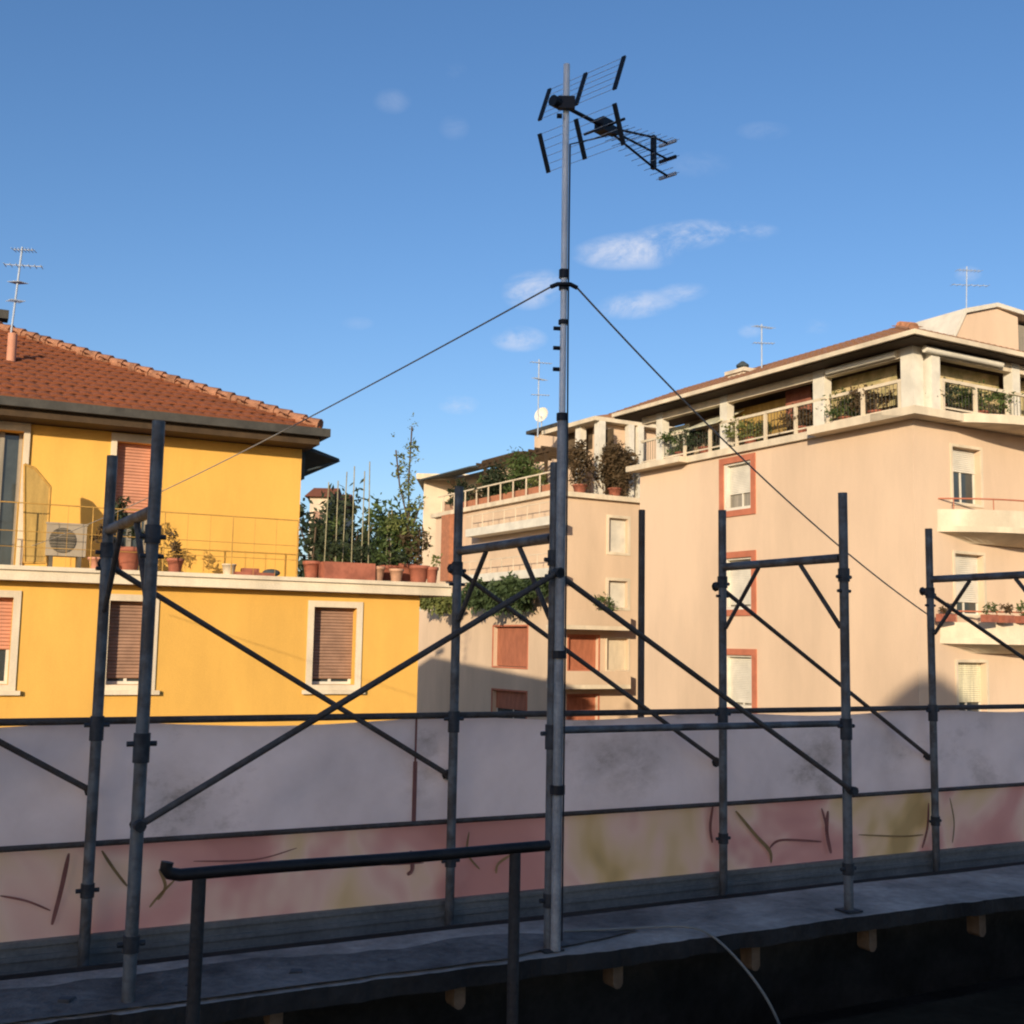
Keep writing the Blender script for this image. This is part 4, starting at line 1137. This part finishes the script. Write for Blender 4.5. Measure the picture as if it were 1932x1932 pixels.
body(WL, wE+.002, wX, -EYE, WL.z(810, 1152), -.01, -6, mb); mb.quad(WL(wE,-.01,-EYE), WL(wX,-.01,-EYE), WL(wX,-.01,WL.z(810,1152)), WL(wE,-.01,WL.z(810,1152)))
part('wall', mb, M['peach'], wb)
for h in lwn: fill_window(wb, WL, h, 0, 'glass', 'redtrim', .07, 'redshut', .02 if h is lwn[0] else .9, .03)
for i, h in enumerate(rwn): fill_window(wb, WR, h, 0, 'glass', 'cream' if i in (0,1,3) else 'redtrim', .12 if i in (0,1) else .06, ('white','white','redshut','cream','redshut')[i], .0, .03)
mb = MB()
mb.bx(WR, -.2, WLEN, -.3, .2, ZW+.002, ZW+.2); mb.bx(WL, .0, wE+.2, -.3, .202, ZW+.004, ZW+.202)
part('cornice', mb, M['cream'], wb)
# balconies on the right-hand side
for v0, v1 in ((1150, 1187), (1266, 1300)):
    z0, z1 = WR.z(1080, v1, 1.0), WR.z(1080, v0, 1.0)
    s0, s1 = WR.s(1056, v1, 1.0), WR.s(1190, v1, 1.0)
    mb = MB(); mb.bx(WR, s0, s1, .001, 1.0, z0, z0+.16); bal = part('balcony', mb, M['cream'], wb)
    mb = MB(); mb.bx(WR, s0, s1, .92, 1.0, z0+.161, z1); mb.bx(WR, s0, s0+.08, .001, .918, z0+.161, z1); mb.bx(WR, s1-.08, s1, .001, .918, z0+.161, z1)
    part('parapet', mb, M['peach'], bal)
# ledges of the left-hand side
for k, (u0, u1, v0, v1, dp) in enumerate(((878,1040,988,1008,.7),(866,1036,1078,1096,.8))):
    a, b = sorted((WL.s(u0, v1, dp), WL.s(u1, v0, dp))); zq = WL.z(900, v1+2, dp)
    mb = MB(); mb.bx(WL, a, b, .001, dp, zq, zq+.34)
    bal = part('balcony', mb, M['white'], wb)
    mb = MB(); mb.bx(WL, a, b, dp-.06, dp-.03, zq+.9, zq+.93); s = a
    while s < b: mb.bx(WL, s, s+.03, dp-.055, dp-.03, zq+.341, zq+.9); s += .95
    part('handrail', mb, M['cream'], bal)
ss, zz0 = WL.pix(842, 1080, .5)
mb = MB(); mb.bx(WL, ss-.42, ss+.42, .002, .6, zz0-.4, WL.z(842, 972, .5)); part('flue', mb, M['brick'], wb)
# stepped penthouse of this block
PD = -3.2
zq0 = ZW+.21
pz1 = WL.z(1110, 795, PD)
mb = MB()
def prow(fr, u0, u1, d, vtop, vbot, m, name, dep=1.5):
    a, b = sorted((fr.s(u0, (vtop+vbot)/2, d), fr.s(u1, (vtop+vbot)/2, d)))
    return part(name, MB().bx(fr, a, b, d-dep, d, fr.z((u0+u1)/2, vbot, d), fr.z((u0+u1)/2, vtop, d)), M[m], wb)
zbase = ZW+.004
def pblock(u0, u1, d, vtop, m, name, dep=3.):
    a, b = sorted((WL.s(u0, 850, d), WL.s(u1, 850, d)))
    zt4 = WL.z((u0+u1)/2, vtop, d)
    a = max(a, 1.1)
    return a, b, zt4, part(name, MB().bx(WL, a, b, d-dep, d, zbase, zt4), M[m], wb)
a1_, b1_, zt5, _ = pblock(1225, 1062, PD, 800, 'tan', 'penthouse_wall', 9.)
mb = MB(); mb.bx(WL, a1_-.5, b1_+.4, PD-9.2, PD+.9, zt5+.001, zt5+.18); part('penthouse_roof', mb, M['ledge'], wb)
mb = MB(); mb.prism([WL(a1_-.5, PD+.85, zt5+.182), WL(a1_-.5, PD-3.2, zt5+.182), WL(a1_-.5, PD-3.2, zt5+1.1)], WL.a*(b1_-a1_+.9)); part('roof', mb, M['tile2'], wb)
for u in (1206, 1188): 
    s = WR.s(u, 830, -.7); part('pillar', MB().bx(WR, s-.14, s+.14, -.85, -.55, zbase, zt5), M['white'], wb)
for u in (1128, 1092):
    s = WL.s(u, 830, PD+.6); part('pillar', MB().bx(WL, s-.2, s+.2, PD+.35, PD+.65, zbase, zt5), M['white'], wb)
for u0, u1, vt, vb in ((1158,1140,812,850),(1118,1104,812,850),(1085,1070,815,860)):
    a, b = sorted((WL.s(u0, 840, PD), WL.s(u1, 840, PD)))
    part('opening', MB().bx(WL, a, b, PD+.002, PD+.03, WL.z(u1, vb, PD), WL.z(u1, vt, PD)), M['recess'], wb)
a2_, b2_, zt6, _ = pblock(1062, 1008, PD-.4, 812, 'tan', 'penthouse_wall', 2.5)
part('penthouse_roof', MB().bx(WL, a2_-.1, b2_+.3, PD-3.1, PD-.1, zt6+.001, zt6+.16), M['gutter'], wb)
a3_, b3_, zt7, _ = pblock(1008, 945, PD-.4, 868, 'tan', 'penthouse_wall', 2.5)
part('penthouse_roof', MB().bx(WL, a3_, b3_+.3, PD-3.1, PD+.5, zt7+.001, zt7+.15), M['soffit'], wb)
a4_, b4_, zt8, _ = pblock(945, 850, PD-.6, 892, 'hazeb', 'penthouse_wall', 2.5)
mb = MB(); mb.prism([WL(a4_, PD-.5, zt8+.25), WL(a4_, PD+1.2, zt8-.15), WL(a4_, PD+1.2, zt8-.22), WL(a4_, PD-.5, zt8+.05)], WL.a*(b4_-a4_)); part('awning', mb, M['darkawn'], wb)
# railing of the roof terrace
mb = MB(); a, b = .2, wE
mb.bx(WL, a, b, -.12, -.06, ZW+1.0, ZW+1.06); s = a
while s < b: mb.bx(WL, s, s+.06, -.11, -.07, ZW+.21, ZW+1.0); s += 1.1
part('terrace_railing', mb, M['cream'], wb)
mb = MB(); a, b = sorted((WL.s(1035, 950, -.3), WL.s(870, 960, -.3))); mb.bx(WL, a, b, -.75, -.3, ZW+.21, ZW+.6); part('planter_trough', mb, M['brick'], wb)

for k, (fr, u, v, d, rad, n_, leaf, lb) in enumerate((
    (WR, 1160, 930, -.45, (.80,.5,.98), 5200, 'leafbrown', 'big round brown-green bush on the terrace corner of the beige block'),
    (WR, 1094, 930, -.45, (.55,.5,.92), 1700, 'leafbrown', 'loose brownish bush on the beige block terrace just right of the mast'),
    (WL, 985, 930, -.9, (.75,.6,1.15), 2200, 'leaf', 'tall green plant on the beige block terrace left of the mast'),
    (WL, 940, 930, -.9, (.8,.6,.95), 2000, 'leafdark', 'dark green plant in the middle of the beige block terrace'),
    (WL, 905, 930, -.9, (.5,.4,.6), 700, 'leafbrown', 'reddish brown shrub at the far end of the beige block terrace'),
    (WL, 1012, 930, -.9, (.4,.4,.6), 500, 'leafpale', 'pale shrub on the beige block terrace close to the mast'))):
    bush(fr(fr.s(u, v, d), d, ZW+.21 if d > -.5 else ZW+.005), rad, n_, .17, leaf, lb, 60+k, .3, .4)
c = WR(WR.s(1140, 1140, .5), .5, WR.z(1080, 1187, 1.0)+.162); bush(c, (.55,.4,.42), 420, .13, 'leaf', 'round green bush on the upper balcony of the beige block', 71, .25, .55)
# dish and roof-garden shrubs in the background
c = WL(b2_-.3, PD-.6, zt6+.17)
ds = thing('satellite_dish', c, 'small white satellite dish on the beige block roof left of the mast', 'satellite dish')
mb = MB(); mb.tube(c, c+V((0,0,.7)), .03, 8); part('pole', mb, M['faintalu'], ds)
mb = MB(); dn_ = V((-.55, -.8, .25)).normalized(); dx_ = dn_.orthogonal().normalized(); dy_ = dn_.cross(dx_)
rings = [(.02,.10),(.16,.08),(.29,.03),(.38,-.04)]; vs = []
for r_, h_ in rings:
    for i in range(16):
        a = 2*math.pi*i/16; vs.append(c+V((0,0,.75))-dn_*h_+(dx_*math.cos(a)+dy_*math.sin(a))*r_)
mb.add(vs, [(j*16+i, j*16+(i+1) % 16, (j+1)*16+(i+1) % 16, (j+1)*16+i) for j in range(3) for i in range(16)], True)
mb.tube(c+V((0,0,.6)), c+V((0,0,.7))+dn_*.4, .012, 6); part('reflector', mb, M['white'], ds)
for k, (u, sz_, leaf, lb) in enumerate(((872, .5, 'leafdark', 'dark roof-garden shrub at the left end of the beige block terraces'),(925, .6, 'leaf', 'olive roof-garden shrub above the dark awning of the beige block'))):
    d_ = -1.6; bush(WL(WL.s(u, 915, d_), d_, ZW+.005), (sz_*1.3, sz_, sz_*1.5), 1500, .2, leaf, lb, 90+k, .3, .45)
pg = []
mb = MB()
for u in (1030, 975, 915):
    s = WL.s(u, 900, -1.4); mb.bx(WL, s-.06, s+.06, -1.46, -1.34, ZW+.005, ZW+2.3)
s0, s1 = sorted((WL.s(1036, 900, -1.4), WL.s(905, 900, -1.4)))
mb.bx(WL, s0, s1, -1.48, -1.32, ZW+2.3, ZW+2.45)
for i in range(12):
    s = s0+.2+(s1-s0-.4)*i/11; mb.bx(WL, s-.04, s+.04, -3.3, -1.1, ZW+2.451, ZW+2.55)
part('pergola', mb, M['soffit'], wb)
# ivy hanging below the lower ledge
def ivy(fr, pts, d, n_, label, seed, leaf='ivy'):
    rnd = random.Random(seed); mb = MB()
    cs = [fr(*((lambda q: (q[0], d, q[1]))(fr.pix(u, v, d)))) for u, v, _, _ in pts]
    root = thing('ivy', cs[0], label, 'climbing plant', 'ivy hanging from the beige block')
    for c, (u, v, rx, rz) in zip(cs, pts): mb.leaves(c, (rx, .35, rz), n_, .26, rnd, .8)
    part('foliage', mb, M[leaf], root)
    for c in cs: part('stem', MB().path([c+V((0,0,.5)), c+V((.1,-.05,0)), c+V((0,0,-.6))], .02, 5), M['bark'], root)
ivy(WL, [(905,1118,.8,.6),(940,1122,.9,.7),(975,1118,.9,.6),(1008,1110,.7,.4)], .8, 1300, 'dense dark ivy hanging below the ledge of the beige block', 81)
ivy(WL, [(815,1128,.8,.5),(845,1132,.8,.5)], .9, 900, 'paler yellow-green ivy at the left corner of the beige block', 82, 'leafpale')

# ------------------------------------------------------------------ farther buildings and trees
def far_house(u0, u1, vt, Y, label, m, roofm=None, seed=1, dep=8.):
    a, b = atY(u0, vt, Y), atY(u1, vt, Y); h = (a.z+b.z)/2
    root = thing('apartment_block', V(((a.x+b.x)/2, Y, 0)), label, 'apartment block', 'farther houses')
    part('wall', MB().box(V((a.x, Y, 0)), V((b.x-a.x, 0, 0)), V((0, dep, 0)), V((0, 0, h))), M[m], root)
    mb = MB(); x0, x1 = a.x-.4, b.x+.4
    if roofm: mb.prism([V((x0, Y-.5, h+.002)), V((x0, Y+dep+.5, h+.002)), V((x0, Y+dep/2, h+1.3))], V((x1-x0, 0, 0)))
    else: mb.box(V((x0, Y-.3, h+.002)), V((x1-x0, 0, 0)), V((0, dep+.6, 0)), V((0, 0, .3)))
    part('roof', mb, M[roofm or 'ledge'], root)
    rnd = random.Random(seed); nx = max(1, int((b.x-a.x)/2.4))
    for fl in range(2):
        for i in range(nx):
            x = a.x+(i+.5)*(b.x-a.x)/nx; z = h-1.9-3*fl
            mb = MB(); mb.box(V((x-.5, Y-.06, z-.7)), V((1., 0, 0)), V((0, .055, 0)), V((0, 0, 1.5)))
            wn = part('window', mb, M['cream'], root)
            part('shutter', MB().box(V((x-.42, Y-.08, z-.62)), V((.84, 0, 0)), V((0, .018, 0)), V((0, 0, 1.34))), M['brownshut' if rnd.random() < .6 else 'recess'], wn)
far_house(800, 902, 906, 62., 'pale flat-roofed block standing behind the beige terraces', 'hazeb', None, 3, 5.)
far_house(585, 618, 938, 95., 'small far white house seen just right of the yellow wall', 'hazeb', 'tile', 4)
far_house(622, 645, 948, 110., 'tiny far house beside the dark trees', 'peach', 'tile', 5)
def tree(u, vtop, Y, rad, n_, leaf, label, seed, sz=.5):
    rnd = random.Random(seed); t = atY(u, vtop, Y); c = t-V((0,0,rad[2]))
    root = thing('tree', V((t.x, Y, 0)), label, 'tree', 'trees behind the yellow house')
    mb = MB(); mb.tube(V((t.x, Y, 0)), V((t.x, Y, c.z)), .28, 8, .14)
    for k in range(6):
        an = rnd.uniform(0, 6.28); mb.tube(V((t.x, Y, c.z-rad[2]*.5)), c+V((math.cos(an)*rad[0]*.7, math.sin(an)*rad[1]*.7, rnd.uniform(-.2, .6)*rad[2])), .1, 6, .03)
    part('trunk', mb, M['bark'], root)
    part('crown', MB().leaves(c, rad, n_, sz, rnd), M[leaf], root)
tree(600, 935, 70., (2.2,2.,3.2), 1500, 'leafdark', 'dark evergreen tree crown just right of the yellow wall', 1)
tree(655, 940, 66., (2.4,2.,3.4), 1700, 'leafdark', 'dark tree behind the bare canes of the terrace planter', 2)
tree(705, 945, 72., (2.4,2.,3.), 1500, 'leaf', 'green tree left of the tall sparse terrace tree', 3)
tree(760, 960, 75., (2.6,2.,3.), 1500, 'leafdark', 'dark tree behind the foot of the tall sparse terrace tree', 4)

# ------------------------------------------------------------------ small antennas on the far roofs
def yagi(u, vt, vb, Y, lean, els, label, r=.03, m='faintalu', dish=False, zbase_=None):
    top, bot = atY(u+lean, vt, Y), atY(u, vb, Y)
    top = V((bot.x+(top.x-bot.x), Y, top.z))
    root = thing('tv_antenna', bot, label, 'antenna', 'small antennas on the roofs')
    part('mast', MB().tube(bot-V((0,0,.6)), top, r, 8), M[m], root)
    for (q, ln, a) in els:
        p = bot+(top-bot)*q; d = V((math.cos(a), math.sin(a)*.6, .0)); e = V((-math.sin(a), math.cos(a), 0))
        mb = MB(); mb.tube(p-d*ln*.4, p+d*ln*.6, r*.55, 6)
        for k in range(7):
            c = p+d*ln*(-.38+.96*k/6); mb.tube(c-e*.16-V((0,0,.02)), c+e*.16, r*.4, 5)
        part('boom', mb, M[m], root)
    return root
yagi(16, 466, 640, 22.5, 26, ((.97,.42,.1),(.80,.75,.25),(.62,.3,1.2),(.42,.3,.8)), 'thin leaning antenna with several cross booms on the yellow house roof', .02)
yagi(1015, 678, 800, 50., 2, ((.95,1.0,.4),(.7,.9,1.0),(.45,.8,.2)), 'faint thin antenna on the roof left of the mast', .03)
yagi(1437, 612, 700, 38., 0, ((.95,.8,.6),(.6,.7,.1)), 'small antenna right of the capped chimney on the tan block', .025)
yagi(1822, 503, 590, 36., 2, ((.92,.8,.2),(.6,1.2,.1)), 'thin antenna above the dormer at the right', .02)

# ------------------------------------------------------------------ guy wires
def wire(a, pts, label):
    P = [a]+pts
    mb = MB(); n_ = 30; b = P[-1]
    mb.path([a+(b-a)*(i/n_)-V((0,0,.10*(1-(2*i/n_-1)**2))) for i in range(n_+1)], .0046, 6)
    root = solo('guy_wire', mb, M['wire'], a, label, 'guy wire', 'guy wires of the mast')
    return root
end = atY(100, 1008, 9.5)
wire(gl, [atY(60, 1030, 16.)], 'guy wire running down left from the mast over the yellow house')
wire(gr, [SF(5.4, -.02, hz(1757, 1160, 0))], 'guy wire running down right from the mast across the tan block')
# turnbuckle sleeve on the wires stays part of the mast hardware
# ------------------------------------------------------------------ camera and render settings
cd_ = bpy.data.cameras.new('camera'); co = bpy.data.objects.new('camera', cd_); COL.objects.link(co); scene.camera = co
from mathutils import Matrix
m3 = Matrix((RT, UP, -FW)).transposed()
co.matrix_world = Matrix.Translation(CAM) @ m3.to_4x4()
cd_.sensor_width = 36; cd_.lens = 36*FPX/1932; cd_.clip_start = .05; cd_.clip_end = 4000
scene.render.resolution_x = 1024; scene.render.resolution_y = 1024
scene.cycles.filter_width = 2.1
scene.view_settings.view_transform = 'Standard'; scene.view_settings.look = 'None'
scene.view_settings.exposure = .15; scene.view_settings.gamma = 1.
